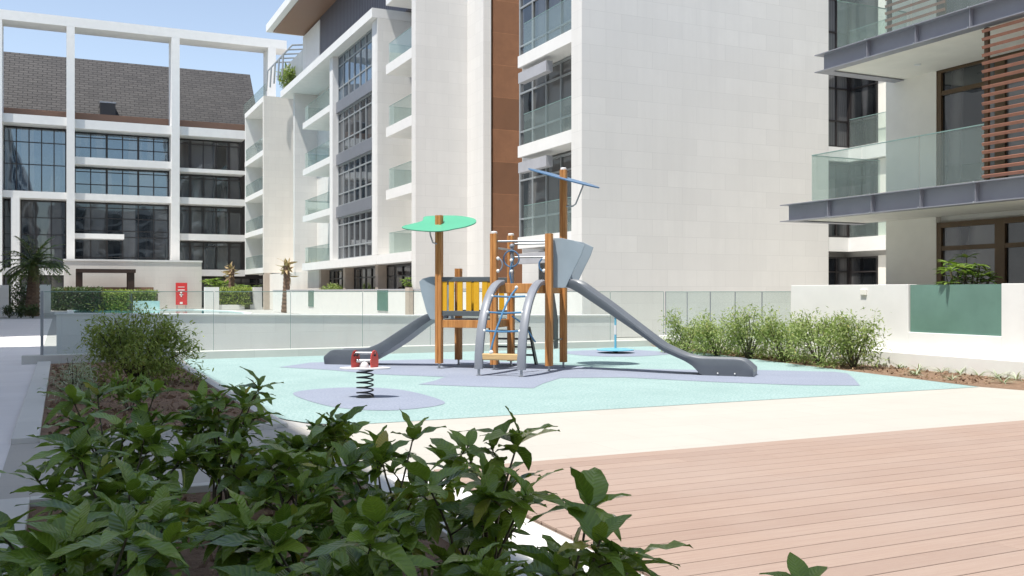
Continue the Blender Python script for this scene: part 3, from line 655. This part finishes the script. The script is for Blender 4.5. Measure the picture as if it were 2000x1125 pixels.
# hoods
def hood(pts, ys, name='slide_hood'):
    for y_ in ys:
        MB().prism3([(x_, y_ - .012, z_) for x_, z_ in pts], (0, .024, 0)).build(name, M['panel_grey'], T, bevel=.005)
hood([(PX + .05, 1.58), (PX + .05, 2.52), (PX + .2, 2.52), (PX + .45, 2.47), (PX + .66, 2.37), (PX + .60, 2.2), (PX + .47, 1.95), (PX + .3, 1.60), (PX + .27, 1.575)], (.12, PY - .2))
hood([(-WX - .06, .94), (-WX - .06, 1.80), (-WX - .2, 1.80), (-WX - .37, 1.76), (-WX - .44, 1.70), (-WX - .40, 1.5), (-WX - .28, 1.1), (-WX - .2, .96)], (.04, PY - .12))
o = MB().box(PX + .1, PX + .13, .13, PY - .22, 2.38, 2.46).box(-WX - .13, -WX - .1, .05, PY - .14, 1.64, 1.72).build('hood_bar', M['arch'], T)
# slides
def interp(P, s_):
    for (a_, b_), (c_, d_) in zip(P, P[1:]):
        if s_ <= c_: return b_ + (d_ - b_) * (s_ - a_) / (c_ - a_)
    return P[-1][1]
def smoothp(P, s_, r=.09): return sum(interp(P, min(max(s_ + r * k2, P[0][0]), P[-1][0])) for k2 in (-1, -.66, -.33, 0, .33, .66, 1)) / 7
def slide(loc, rz, rim, bot, Ls, bedd, hw=.27):
    o = bpy.data.objects.new('slide', None); C.objects.link(o); o.parent = T; o.location = loc; o.rotation_euler = (0, 0, rz)
    n_ = 54; vs = []; m_ = MB(); ring = 0
    for i in range(n_ + 1):
        s_ = Ls * i / n_; zr = smoothp(rim, s_); zb = min(smoothp(bot, s_, .05), zr - .04); e = min(1, max(0, (s_ - (Ls - .28)) / .28)); w_ = hw + .025 * e
        bed = zr - bedd * (1 - .25 * e)
        sec = [(-w_ + .035, zb), (-w_ + .01, (zb + zr) / 2), (-w_, zr - .045), (-w_ + .006, zr - .012), (-w_ + .022, zr), (-w_ + .048, zr - .004), (-w_ + .062, zr - .03), (-w_ + .085, bed + .03), (-w_ + .14, bed),
               (w_ - .14, bed), (w_ - .085, bed + .03), (w_ - .062, zr - .03), (w_ - .048, zr - .004), (w_ - .022, zr), (w_ - .006, zr - .012), (w_, zr - .045), (w_ - .01, (zb + zr) / 2), (w_ - .035, zb)]
        ring = len(sec); vs += [(s_, y_, max(z_, .0)) for y_, z_ in sec]
    fs = [(i * ring + j, (i + 1) * ring + j, (i + 1) * ring + (j + 1) % ring, i * ring + (j + 1) % ring) for i in range(n_) for j in range(ring)]
    fs += [tuple(range(ring)), tuple(range(n_ * ring, (n_ + 1) * ring))[::-1]]
    m_.add(vs, fs); m_.build('chute', M['slide'], o, smooth='auto')
    bl = MB()
    for dx in (.32, .62): bl.ball((Ls - dx, -hw + .012, .045), .014, 6)
    bl.build('bolts', M['knob'], o); return o
rimR = [(0, 1.75), (.22, 1.75), (.40, 1.71), (.58, 1.58), (1.01, 1.29), (1.63, .83), (2.03, .54), (2.44, .36), (2.69, .31), (3.40, .31), (3.54, .28), (3.62, .20), (3.66, .10)]
botR = [(0, 1.60), (.20, 1.60), (.40, 1.50), (1.42, .84), (2.03, .42), (2.44, .25), (2.62, .14), (2.72, .0), (3.66, 0)]
slide((PX + .12, .40, 0), R(-3.5), rimR, botR, 3.66, .10)
# stretch profiles are given for the slide's own length
rimL = [(0, 1.07), (.24, 1.08), (.44, .99), (.80, .77), (1.32, .45), (1.59, .35), (1.99, .32), (2.40, .31), (2.50, .25), (2.56, .12)]
botL = [(0, .96), (.16, .96), (.41, .80), (.85, .48), (1.17, .29), (1.59, .07), (1.75, .0), (2.56, 0)]
slide((-WX - .10, .50, 0), R(180), rimL, botL, 2.56, .10)
# canopies
def canopy(loc, tilt, pts, mat, name):
    o = MB().prism(pts, -.012, .012).build(name, mat, T, bevel=.006); o.location = loc; o.rotation_euler = tilt; return o
gp = blob([(-.70, -.20), (-.52, -.34), (-.05, -.40), (.26, -.34), (.40, -.24), (.60, -.10), (.72, .12), (.60, .34), (.20, .46), (-.25, .42), (-.46, .34), (-.42, .10)], 4)
canopy((-WX, 0, 2.83), (R(25), R(3), R(0)), gp, M['mint'], 'green_canopy')
MB().tube([(-WX - .14, -.16, 2.76), (-WX - .13, -.13, 2.60), (-WX - .09, -.10, 2.46), (-WX - .02, -.06, 2.44)], .016, 8).build('canopy_brace', M['metal'], T, smooth='auto')
bp = blob([(-.72, -.1), (-.5, -.42), (0, -.5), (.45, -.42), (.76, 0), (.5, .4), (0, .5), (-.5, .38)], 4)
canopy((PX - .0, PY, 3.77), (R(5), R(17), 0), bp, M['blue'], 'blue_canopy')
MB().tube([(PX + .06, PY - .03, 3.20), (PX + .2, PY - .03, 3.20), (PX + .26, PY - .03, 3.24), (PX + .42, PY - .03, 3.62)], .016, 8).build('canopy_brace', M['metal'], T, smooth='auto')
# arch climber
def arch(x_):
    pts = []
    for i in range(25):
        a_ = math.pi / 2 * i / 24; pts.append((-1.30 + 1.26 * (1 - math.cos(a_)), 1.68 * math.sin(a_)))
    pts = [(-1.30, .12 + z * (1.72 - .12) / 1.68) if i == 0 else (y, .12 + z * (1.68 - .12) / 1.68) for i, (y, z) in enumerate(pts)]
    vs = []; W2, H2 = .075, .05
    for i, (y, z) in enumerate(pts):
        p0, p1 = pts[max(i - 1, 0)], pts[min(i + 1, 24)]; d_ = Vector((0, p1[0] - p0[0], p1[1] - p0[1])).normalized(); nrm = Vector((0, -d_.z, d_.y))
        for sx, sn in ((-1, -.6), (-.6, -1), (.6, -1), (1, -.6), (1, .6), (.6, 1), (-.6, 1), (-1, .6)): vs.append(Vector((x_ + sx * W2, y, z)) + nrm * sn * H2)
    fs = [(i * 8 + j, (i + 1) * 8 + j, (i + 1) * 8 + (j + 1) % 8, i * 8 + (j + 1) % 8) for i in range(24) for j in range(8)] + [tuple(range(8)), tuple(range(192, 200))[::-1]]
    o = MB().add(vs, fs).build('climber_arch', M['arch'], T, smooth='auto')
    MB().lathe((x_, -1.30, 0), [(.05, 0), (.05, .01), (.025, .014), (.025, .13)], 12).build('foot', M['metal'], o, smooth='auto')
    return pts
pa = arch(.16); pb = arch(.96)
def onarch(z):
    for (y0, z0), (y1, z1) in zip(pa, pa[1:]):
        if z <= z1: return y0 + (y1 - y0) * (z - z0) / (z1 - z0)
    return pa[-1][0]
rp = MB(); kn = []
for z in (1.42, 1.13, .80):
    y = onarch(z); rp.tube([(.2, y, z), (.56, y, z - .015), (.92, y, z)], .018, 7)
    kn += [((.225, y - .02, z), .03), ((.895, y - .02, z), .03)]
pl = [(.56, onarch(z) - .0, z) for z in (1.58, 1.45, 1.3, 1.13, .95, .8, .6, .42)]
rp.tube([(.62 - .012 * i * 3, p_[1], p_[2]) for i, p_ in enumerate(pl)], .019, 7)
rp.tube([(.56, -.6, 1.05), (.70, -.35, .9), (.86, -.1, .55)], .015, 6)
rp.build('climbing_net', M['rope'], T, smooth='auto')
kn += [((.62, onarch(1.56), 1.58), .035), ((.39, onarch(.4), .42), .04)]
for c_, r_ in kn: MB().ball(c_, r_, 8).build('net_knob', M['knob'], T, smooth=True)
MB().box(.2, .92, onarch(.34) - .03, onarch(.34) + .03, .28, .40).build('foot_rung', M['pale_timber'], T, bevel=.02)
MB().box(.1, PX - .1, -.06, -.02, 1.48, 1.66).build('entry_board', M['timber'], T, bevel=.006)
# stair behind low deck
st = MB()
for x_ in (-.46, .38): st.prism3([(x_, PY - .1, .8), (x_, PY + .0, .8), (x_, PY + .55, 0), (x_, PY + .40, 0)], (.035, 0, 0))
st.build('stair_stringer', M['black'], T); tr_ = MB()
for i in range(4): z = .18 + i * .17; y = PY + .42 - .11 * i; tr_.box(-.43, .38, y - .06, y + .08, z, z + .035)
tr_.build('stair_tread', M['rail_dark'], T)
MB().prism3([(PX - .08, .35, 1.5), (PX - .16, .35, 1.5), (PX - .06, .35, .95), (PX - .0, .35, .4), (PX - .0, .35, .95)], (0, .3, 0)).build('under_deck_panel', M['rail_dark'], T)
MB().box(PX - .03, PX + .0, .06, PY - .06, .55, .58).build('cross_bar', M['metal'], T)

# ================================================================== SPRING ROCKER
rb = pZ(0, 713, 776)
sr = thing('spring_rocker', 'small spring rocker with red side boards on black coil', 'playground equipment', rb, -TH)
MB().tube([(.115 * math.cos(a * .35), .115 * math.sin(a * .35), .03 + .36 * a / 90) for a in range(91)], .0115, 8).build('spring', M['black'], sr, smooth='auto')
MB().lathe((0, 0, 0), [(.13, 0), (.13, .012), (.1, .03), (.06, .035)], 20).build('base_plate', M['black'], sr, smooth='auto')
MB().lathe((0, 0, .385), [(.09, 0), (.09, .02)], 16).build('top_plate', M['metal'], sr, smooth='auto')
sp_ = blob([(-.36, -.02), (-.22, -.15), (0, -.19), (.24, -.15), (.37, -.02), (.24, .12), (0, .18), (-.24, .13)], 4)
MB().prism(sp_, .405, .428).build('seat_board', M['seat_white'], sr, bevel=.004)
for s_ in (-1, 1):
    x0 = .125 * s_
    pts = [(x0, -.09, .428), (x0, .09, .428), (x0, .10, .52), (x0, .085, .60), (x0, .05, .655), (x0, 0, .672), (x0, -.05, .655), (x0, -.085, .60), (x0, -.10, .52)]
    pts = [(x0 + (q_[1]) * .45, q_[1] * .7, q_[2]) for q_ in pts]
    o = MB().prism3(pts, (.018 * s_, -.02, 0)).build('side_board', M['red'], sr, bevel=.004)
    e = MB()
    for dz in (.60,): e.ball((x0 + .02, -.025, dz), .018, 6).ball((x0 - .02, -.035, dz), .018, 6)
    e.build('eye_holes', M['black'], o)
MB().tube([(-.15, 0, .63), (.15, 0, .63)], .018, 10).tube([(-.12, 0, .52), (.12, 0, .52)], .026, 10).build('grab_bar', M['metal'], sr, smooth='auto')
MB().ball((0, -.04, .45), .06, 8).build('saddle', M['seat_white'], sr, smooth=True)

# ================================================================== SPINNER
cb_ = pZ(0, 1202, 689)
sc_ = thing('standing_spinner', 'blue standing spinner disc with pole and orange top behind the slide', 'playground equipment', cb_)
MB().lathe((0, 0, 0), [(.06, 0), (.06, .05)], 14).build('pivot', M['black'], sc_)
MB().lathe((0, 0, .05), [(.30, 0), (.46, .015), (.46, .03), (.34, .05), (.05, .065)], 32).build('platform', M['skyblue'], sc_, smooth='auto')
MB().lathe((0, 0, .11), [(.028, 0), (.026, .82)], 14).build('pole', M['skyblue'], sc_, smooth='auto')
MB().lathe((0, 0, .45), [(.03, 0), (.03, .23)], 14).build('grip', M['seat_white'], sc_, smooth='auto')
MB().lathe((0, 0, .92), [(.03, 0), (.06, .03), (.085, .06), (.085, .075), (.02, .085)], 18).build('top_knob', M['orange'], sc_, smooth='auto')

# ================================================================== VEGETATION
def leaf(mb, base, dirv, nrm, L, Wd, droop=.25, fold=.25, wave=.0, n=6):
    d_ = Vector(dirv).normalized(); nr = Vector(nrm); nr = (nr - d_ * nr.dot(d_)); nr = nr.normalized() if nr.length > 1e-4 else d_.orthogonal().normalized()
    sd_ = d_.cross(nr); base = Vector(base); vs = []; fs = []; uvs = []; ph = random.uniform(0, 6)
    for i in range(n + 1):
        t_ = i / n; w_ = Wd * .5 * (math.sin(math.pi * min(1, t_ ** .85)) ** .7 if 0 < t_ < 1 else 0) + .0006
        if t_ > .8: w_ = Wd * .5 * .62 * (1 - t_) / .2 * (.6 if t_ > .9 else 1) + .0006
        c = base + d_ * (L * t_) - nr * (droop * L * t_ * t_); wv_ = wave * Wd * math.sin(ph + t_ * 15)
        vs += [c + sd_ * w_ * (1 - fold * .3) + nr * (w_ * fold + wv_), c, c - sd_ * w_ * (1 - fold * .3) + nr * (w_ * fold - wv_)]
        uvs += [(0, t_), (.5, t_), (1, t_)]
    for i in range(n): fs += [(3 * i, 3 * i + 1, 3 * i + 4, 3 * i + 3), (3 * i + 1, 3 * i + 2, 3 * i + 5, 3 * i + 4)]
    mb.add(vs, fs)
    for f in fs: mb.uv += [uvs[j] for j in f]
def rv(s_=1.): return Vector((random.uniform(-s_, s_), random.uniform(-s_, s_), random.uniform(-s_, s_)))
def bigshrub(x, y, h, r, label, nb=8, L=.20):
    t_ = thing('broadleaf_shrub', label, 'shrub', (x, y, 0), 0, 'dark broadleaf shrubs in the near planter')
    lv = MB(); stm = MB()
    for i in range(nb):
        az = 2 * math.pi * (i + random.random() * .8) / nb; rr = r * math.sqrt(random.uniform(.04, 1)); hh = h * random.uniform(.55, 1.0) * (1 - .22 * (rr / r) ** 2)
        b_ = Vector((random.uniform(-.06, .06), random.uniform(-.06, .06), 0)); tip = Vector((rr * math.cos(az), rr * math.sin(az), hh))
        pts = [b_.lerp(tip, k2 / 6) + Vector((0, 0, 0)) + Vector((math.cos(az), math.sin(az), 0)) * (-.12 * r * math.sin(math.pi * k2 / 6)) + rv(.012) for k2 in range(7)]
        pts[0] = b_; pts[-1] = tip
        stm.tube(pts, [.009 - .0008 * k2 for k2 in range(7)], 5)
        tips = [(tip, (pts[-1] - pts[-2]).normalized(), 1.)]
        for k2 in (2, 3, 4, 5):
            if random.random() < .85:
                dd = Vector((math.cos(az + random.uniform(-2, 2)), math.sin(az + random.uniform(-2, 2)), random.uniform(.35, .9))).normalized()
                e_ = pts[k2] + dd * random.uniform(.10, .2); stm.tube([pts[k2], pts[k2].lerp(e_, .5) + rv(.01), e_], [.005, .004, .003], 4); tips.append((e_, dd, random.uniform(.7, .95)))
        for tp, dd, sc in tips:
            nl = random.randint(5, 8); ph = random.uniform(0, 6)
            for k2 in range(nl):
                a_ = ph + k2 * 2.399; up = random.uniform(-.5, .7) if k2 < nl - 2 else random.uniform(.6, 1.8)
                dv = Vector((math.cos(a_), math.sin(a_), up)) + dd * .4; LL = L * sc * random.uniform(.65, 1.2) * (.75 if up > .9 else 1)
                leaf(lv, tp - dd * .012 * (nl - k2) * .6, dv, Vector((0, 0, 1)) + rv(.3), LL, LL * random.uniform(.36, .54), random.uniform(.05, .75), random.uniform(.05, .5), .08, 8)
            if random.random() < .5:
                for k2 in range(3): leaf(lv, tp - dd * random.uniform(.05, .1), rv() + Vector((0, 0, -.1)), Vector((0, 0, 1)) + rv(.2), L * sc * random.uniform(.7, 1.05), L * .36, random.uniform(.2, .6), .3, .04, 6)
    lv.build('foliage', M['bigleaf'], t_, smooth=True); stm.build('stems', M['stem'], t_, smooth=True); return t_
SH = [(.55, 2.35, .72, .46, 'dark glossy shrub nearest the camera at the bottom centre left'),
      (.0, 2.9, .86, .46, 'dark glossy shrub at the bottom left corner over the walkway'),
      (.85, 3.1, .78, .44, 'dark glossy shrub filling the middle of the near planter'),
      (.15, 3.9, .80, .48, 'dark glossy shrub at left beside the walkway kerb'),
      (1.55, 2.9, .78, .40, 'dark glossy shrub reaching furthest right over the pink deck'),
      (1.62, 3.7, .93, .40, 'dark glossy shrub with upright leaves against the cream paving'),
      (.95, 4.3, .80, .42, 'dark glossy shrub in the middle row of the near planter'),
      (1.55, 4.75, .87, .42, 'dark glossy shrub in front of the cream paving strip, centre'),
      (.25, 5.2, .92, .48, 'dark glossy shrub overhanging the grey walkway kerb, middle row'),
      (1.35, 6.0, .80, .42, 'dark glossy shrub just below the spring rocker'),
      (.30, 6.6, 1.02, .52, 'dark glossy shrub at the back left of the near planter'),
      (1.0, 6.9, .92, .44, 'dark glossy shrub at the back of the near planter by the path')]
for s_ in SH: bigshrub(*s_)
# one sprig at the bottom edge
sp = thing('broadleaf_shrub', 'single leafy sprig poking up at the bottom edge over the deck', 'shrub', (1.62, 1.80, 0), 0)
lv = MB(); tip = Vector((-.02, -.02, .795))
for a_, up in ((.2, .7), (2.2, .5), (3.6, .35), (5.0, .3), (1.2, 1.3)): leaf(lv, tip, (math.cos(a_), math.sin(a_), up), (0, 0, 1), .10, .055, .3, .3, .04)
lv.build('foliage', M['bigleaf'], sp, smooth=True); MB().tube([(0, 0, 0), (.02, 0, .4), tuple(tip)], [.008, .006, .004], 5).build('stems', M['stem'], sp)

def bush(name, x, y, rx, ry, h, nl, L, mat, label, cat='shrub', group=None, z0=.12, aspect=.3, ns=9, hollow=.35, cl=0, cr=.16):
    t_ = thing(name, label, cat, (x, y, 0), 0, group); lv = MB(); stm = MB(); tips = []
    for i in range(ns):
        a_ = 2 * math.pi * i / ns + random.uniform(-.3, .3); r_ = random.uniform(.3, .95); e_ = Vector((rx * r_ * math.cos(a_), ry * r_ * math.sin(a_), h * random.uniform(.6, 1) * (1 - .35 * r_ * r_)))
        m1 = e_ * .5 + Vector((0, 0, h * .06)) + rv(.05 * h); stm.tube([(e_.x * .08, e_.y * .08, 0), m1, e_], [.012 * h, .009 * h, .004 * h], 5); tips += [m1.lerp(e_, k2) for k2 in (.3, .7, 1.)] + [Vector((e_.x * 1.05, e_.y * 1.05, e_.z * random.uniform(.2, .75)))] * 2
    centers = [Vector((0, 0, 0))]
    if cl: centers = [random.choice(tips) + rv(.5 * cr) for _ in range(cl)]
    for i in range(nl):
        if cl:
            p_ = random.choice(centers) + Vector([random.gauss(0, cr * .55) for _ in range(3)]); p_.z = max(p_.z, z0 * .5)
        else:
            while True:
                q_ = rv()
                if hollow < q_.length < 1: break
            lump = .86 + .18 * math.sin(q_.x * 6 + x) * math.cos(q_.y * 5 + y) + random.uniform(-.05, .12)
            p_ = Vector((q_.x * rx * lump, q_.y * ry * lump, z0 + (h - z0) * (.5 + .5 * q_.z * lump)))
        dv = Vector((p_.x / rx, p_.y / ry, .25)) * .7 + rv(.9); LL = L * random.uniform(.6, 1.3)
        leaf(lv, p_, dv, Vector((0, 0, 1)) + rv(.6), LL, LL * aspect * random.uniform(.8, 1.2), random.uniform(.0, .5), .3, 0, 3)
    lv.build('foliage', mat, t_); stm.build('stems', M['stem'], t_); return t_
bx_ = pT(15.6, 268)
bush('willow_shrub', bx_[0], bx_[1], .95, .8, 1.27, 7500, .085, M['softleaf'], 'airy olive green shrub in the far planter before the glass fence', cl=230, cr=.18, ns=30)
p_ = pT(13.0, 150); bush('silver_shrub', p_[0], p_[1], .26, .26, .72, 900, .08, M['silver'], 'small silvery grey plant on bare soil left of the airy shrub', cl=34, cr=.12, aspect=.16)
p_ = pT(12.2, 255); bush('small_shrub', p_[0], p_[1], .42, .35, .42, 260, .12, M['bigleaf'], 'low dark shrub at the near end of the far planter', cl=0, hollow=.1, aspect=.4)
# right hand shrubs
for i, (u, t_, rx, h, lab) in enumerate([(1338, 23.5, .65, .95, 'sparse light green shrub nearest the glass fence corner'), (1400, 22.6, .7, 1.05, 'light green shrub second from the fence corner'),
        (1462, 21.7, .75, 1.2, 'light green shrub with a tall shoot behind the slide end'), (1530, 20.8, .72, 1.05, 'light green shrub in the middle of the right bed'),
        (1600, 19.8, .72, 1.22, 'light green shrub before the white garden wall'), (1668, 18.9, .66, 1.1, 'light green rounded shrub at the right end of its row')]):
    p_ = pT(t_, u); bush('light_shrub', p_[0], p_[1], rx * 1.15, rx * .8, h, 3000, .08, M['lightleaf'], lab, 'shrub', 'light green shrubs in the right bed', cl=72, cr=.19, ns=16, aspect=.32)
p_ = pT(22.0, 1480); 
# yellowing low cover under them
lv = MB()
for i in range(2600):
    s_ = random.random(); y = 22.2 - 7.8 * s_; x = 13.6 + (y - 14) * .137 + random.uniform(.05, 1.1) * min(1, (15 - 13.6 - (y - 14) * .137)); leaf(lv, (x, y, random.uniform(0, .14)), rv() + Vector((0, 0, .5)), Vector((0, 0, 1)) + rv(.5), random.uniform(.05, .10), .025, .2, .2, 0, 3)
o = lv.build('ground_cover', M['lightleaf']); o['kind'] = 'stuff'; o['label'] = 'low yellowing leaves on soil under the light green shrubs'
# litter on the soil
lt = MB()
for i in range(2600):
    if i % 2: y = random.uniform(11, 22); x = random.uniform(-.15, 2.1)
    elif i % 4: y = random.uniform(-1, 7.4); x = random.uniform(-.15, 2.05)
    else: y = random.uniform(10.8, 22); x = random.uniform(13.3 + (y - 10.8) * .13, 14.95)
    q_ = random.uniform(.006, .028); lt.obox((x, y, q_ * .35), rv(q_), rv(q_), rv(q_ * .7))
lt.build('soil_clods', M['soil']); o = C.objects[-1] if False else bpy.data.objects['soil_clods']; o['kind'] = 'stuff'; o['label'] = 'crumbly soil clods scattered over the planting beds'
lt = MB()
for i in range(900):
    if i % 3: y = random.uniform(11, 22); x = random.uniform(-.15, 2.1)
    elif i % 2: y = random.uniform(-1, 7.4); x = random.uniform(-.15, 2.05)
    else: y = random.uniform(10.8, 22); x = random.uniform(13.3 + (y - 10.8) * .13, 14.95)
    leaf(lt, (x, y, .012), (random.uniform(-1, 1), random.uniform(-1, 1), .1), Vector((0, 0, 1)) + rv(.4), random.uniform(.03, .09), .02, -.1, .2, .1, 3)
o = lt.build('fallen_leaves', M['dryleaf']); o['kind'] = 'stuff'; o['label'] = 'dry fallen leaves scattered over the planting beds'
# grass tufts
tg = thing('grass_tuft', 'placeholder', 'plant'); lv = MB()
for i in range(26): a_ = random.uniform(0, 6.28); leaf(lv, (0, 0, 0), (math.cos(a_), math.sin(a_), random.uniform(.4, 1.6)), (0, 0, 1), random.uniform(.14, .26), .014, .5, .3, 0, 5)
lv.build('blades', M['silver'], tg)
tl = ['grass tuft closest to the rounded shrub', 'second grass tuft from the rounded shrub', 'third grass tuft from the rounded shrub', 'fourth grass tuft from the rounded shrub', 'fifth grass tuft, below the green glass panel', 'sixth grass tuft, below the right edge of the green panel', 'grass tuft near the right border of the photo', 'grass tuft on soil at the right border', 'grass tuft in the front row below the glass panel', 'grass tuft in front row near the slide side', 'grass tuft in front row at far right']
for i, (u, v) in enumerate([(1722, 715), (1757, 719), (1795, 724), (1838, 728), (1875, 731), (1912, 735), (1948, 738), (1985, 742), (1860, 742), (1790, 733), (1960, 748)]):
    o = tg if i == 0 else copy_tree(tg); q_ = pZ(0, u, v); o.location = q_; o.rotation_euler = (0, 0, i * 1.3); s_ = random.uniform(.85, 1.25); o.scale = (s_, s_, s_); tag(o, tl[i], 'plant', 'grass tufts along the right bed')
# frangipani behind the white wall
def frangi(name, x, y, z, r, label, n=26, L=.26, mat='lightleaf', h=.5):
    t_ = thing(name, label, 'shrub', (x, y, 0)); lv = MB(); stm = MB()
    for i in range(n):
        a_ = random.uniform(0, 6.28); rr = r * math.sqrt(random.random()); tp = Vector((rr * math.cos(a_), rr * math.sin(a_), z + random.uniform(-h, h) * (1 - .4 * rr / r)))
        stm.tube([(0, 0, 0), (tp.x * .4, tp.y * .4, tp.z * .5), tuple(tp)], [.02, .014, .01], 5)
        for k2 in range(7): b_ = k2 * 2.4; leaf(lv, tp, (math.cos(b_), math.sin(b_), random.uniform(-.1, .8)), Vector((0, 0, 1)) + rv(.2), L * random.uniform(.7, 1.1), L * .36, .3, .3, 0, 5)
    lv.build('foliage', M[mat], t_, smooth=True); stm.build('stems', M['stem'], t_); return t_
M['frangi'] = leafmat('frangipani_leaves', (.09, .16, .03), (.2, .3, .06), (.4, .42, .14), .35, .25)
p_ = pT(18.5, 1888); frangi('frangipani', p_[0], p_[1], 1.85, .42, 'broad leaved frangipani rising behind the white wall before the bronze windows', mat='frangi', h=.36)
p_ = pT(47, 773); frangi('frangipani', p_[0] + .8, p_[1], 1.95, .55, 'leafy potted frangipani before the ground floor shop windows', mat='frangi', h=.3, n=20)
p_ = pT(60, 622); bush('round_shrub', p_[0] + 1, p_[1], .8, .8, 2.0, 900, .2, M['lightleaf'], 'round green shrub above the garden wall left of the shops', z0=1.2)
# hedges and far plants
def hedge(u0, u1, t_, z0, z1, dep, mat, label, nl=1500, L=.22, name='hedge'):
    p0, p1 = Vector(pT(t_, u0)[:2]), Vector(pT(t_, u1)[:2]); c = (p0 + p1) / 2; ln = (p1 - p0).length
    o = thing(name, label, 'hedge', (c.x, c.y, 0), -TH); lv = MB()
    for i in range(nl):
        x = random.uniform(-ln / 2, ln / 2); z = random.uniform(z0, z1); y = random.uniform(-dep / 2, dep / 2)
        if random.random() < .6: y = -dep / 2 + random.uniform(-.12, .08)
        elif random.random() < .5: z = z1 + random.uniform(-.1, .12)
        leaf(lv, (x, y, z), rv() + Vector((0, -.3, .3)), rv() + Vector((0, 0, 1)), L * random.uniform(.6, 1.3), L * .4, .2, .2, 0, 2)
    lv.build('foliage', mat, o); MB().box(-ln / 2 + .12, ln / 2 - .12, -dep / 2 + .12, dep / 2 - .12, 0, z1 - .15).build('branches', M['stem'], o); return o
hedge(104, 200, 77, 0, 1.7, 1.2, M['darkleaf'], 'dark clipped hedge left of the pool', 2600)
hedge(205, 258, 77.5, 0, 1.5, 1.2, M['softleaf'], 'olive green hedge at the far side of the pool', 1500)
hedge(262, 308, 80, .7, 1.5, 1., M['lightleaf'], 'light green hedge above the turquoise pool wall', 1200)
tag(MB().prism([tuple(pT(79, 260)[:2]), tuple(pT(79, 312)[:2]), tuple(pT(79.4, 312)[:2]), tuple(pT(79.4, 260)[:2])], 0, .75).build('pool_wall', M['pooltile']), 'low turquoise tiled wall at the far edge of the pool', 'wall')
hedge(430, 492, 82.5, .3, 1.75, .9, M['softleaf'], 'clipped hedge growing in the cream planter wall', 1500)
p_ = pT(86, 425); frangi('banana_plant', p_[0], p_[1], 2.2, 1.1, 'bright green leafy plant beside the cream block', n=22, L=.7, mat='frangi', h=.5)
p_ = pT(86, 478); frangi('banana_plant', p_[0], p_[1], 1.8, 1.2, 'low green leafy plant right of the first dry palm', n=16, L=.6, mat='frangi', h=.4)
p_ = pT(80, 549, 175); bush('terrace_plant', 17.0, 79.5, .9, .9, 2.2, 700, .35, M['lightleaf'], 'yellow green plant growing on the roof terrace', z0=.1, hollow=0, ns=3).location.z = 18
pots = ['small round shrub beside the walkway, leftmost of three', 'small round shrub beside the walkway, middle of three', 'small round shrub beside the walkway, nearest the palm']
for i, u in enumerate((18, 41, 64)):
    p_ = pT(55, u); bush('round_shrub', p_[0], p_[1], .36, .36, .8, 420, .16, M['darkleaf'], pots[i], 'shrub', 'three small shrubs by the walkway', z0=.05, hollow=0)
p_ = pT(62, 40); bush('round_shrub', p_[0], p_[1], 1.1, 1.0, 2.3, 1500, .2, M['darkleaf'], 'tall dark shrub left of the palm trunk', z0=.1, hollow=.2)
tag(MB().box(*[f_ for f_ in (pT(64, -10)[0], pT(64, 28)[0], 64, 64.6, 0, 1.9)]).build('garden_wall', M['wall']), 'short grey white wall at the left border beside the dark shrub', 'wall')
tag(MB().box(pT(70, 52)[0], pT(70, 100)[0], 74, 74.5, 0, 2.0).build('garden_wall', M['white']), 'white wall piece behind the palm trunk', 'wall')
# palms
def palm(name, u, t_, h, rt, label, crown='full'):
    p_ = pT(t_, u); o = thing(name, label, 'palm tree', (p_[0], p_[1], 0)); tr = MB(); pts = []; rs = []
    for i in range(25): k2 = i / 24; pts.append((.1 * math.sin(k2 * 2), 0, h * k2)); rs.append(rt * (1.15 - .35 * k2) * (1 + .12 * (i % 2)))
    tr.tube(pts, rs, 10); tr.build('trunk', M['bark'], o)
    lv = MB(); top = Vector(pts[-1])
    if crown == 'full':
        for i in range(52):
            a_ = i * 2.4; el = random.uniform(-.1, 1.35); d0 = Vector((math.cos(a_) * math.cos(el), math.sin(a_) * math.cos(el), math.sin(el))); L = random.uniform(1.7, 2.4); q_ = top + d0 * .1; d1 = d0.copy(); prev = q_
            for s2 in range(9):
                d1 = (d1 + Vector((0, 0, -.16))).normalized(); nx = prev + d1 * L / 9; sd_ = d1.cross(Vector((0, 0, 1))).normalized()
                lv.tube([prev, nx], .018, 3)
                for sg in (-1, 1):
                    for dd in (0, .5): ll = .6 * math.sin(math.pi * (s2 + 1.2) / 10.5); leaf(lv, prev.lerp(nx, dd), sd_ * sg + d1 * .7 + Vector((0, 0, .25)) + rv(.15), (0, 0, 1), ll, .10, .3, .1, 0, 2)
                prev = nx
        lv.build('crown', M['palmleaf'], o)
    else:
        for i in range(46):
            a_ = random.uniform(0, 6.28); dv = Vector((math.cos(a_) * .45, math.sin(a_) * .45, random.uniform(-1.2, 1.6))); leaf(lv, top + Vector((0, 0, random.uniform(-.7, .1))), dv, rv(), random.uniform(.35, .85), .2, .6, .3, .1, 4)
        lv.build('crown', M['dryleaf'], o)
palm('palm_tree', 62, 60, 3.1, .36, 'green fan palm with thick trunk at the left by the walkway')
palm('palm_tree', 450, 84, 3.5, .27, 'dry cut back palm with brown stub crown before the cream hedge', 'dry')
palm('palm_tree', 557, 69, 3.4, .25, 'taller dry cut back palm at the right side of the pool', 'dry')
# irrigation pipe
tag(MB().tube([(1.0, 2.2, .04), (1.25, 3.0, .07), (1.1, 3.6, .03), (1.35, 4.3, .05), (1.3, 5.4, .02)], .014, 8).build('irrigation_pipe', M['arch'], None, smooth='auto'), 'grey irrigation hose lying on soil under the dark shrubs', 'hose')
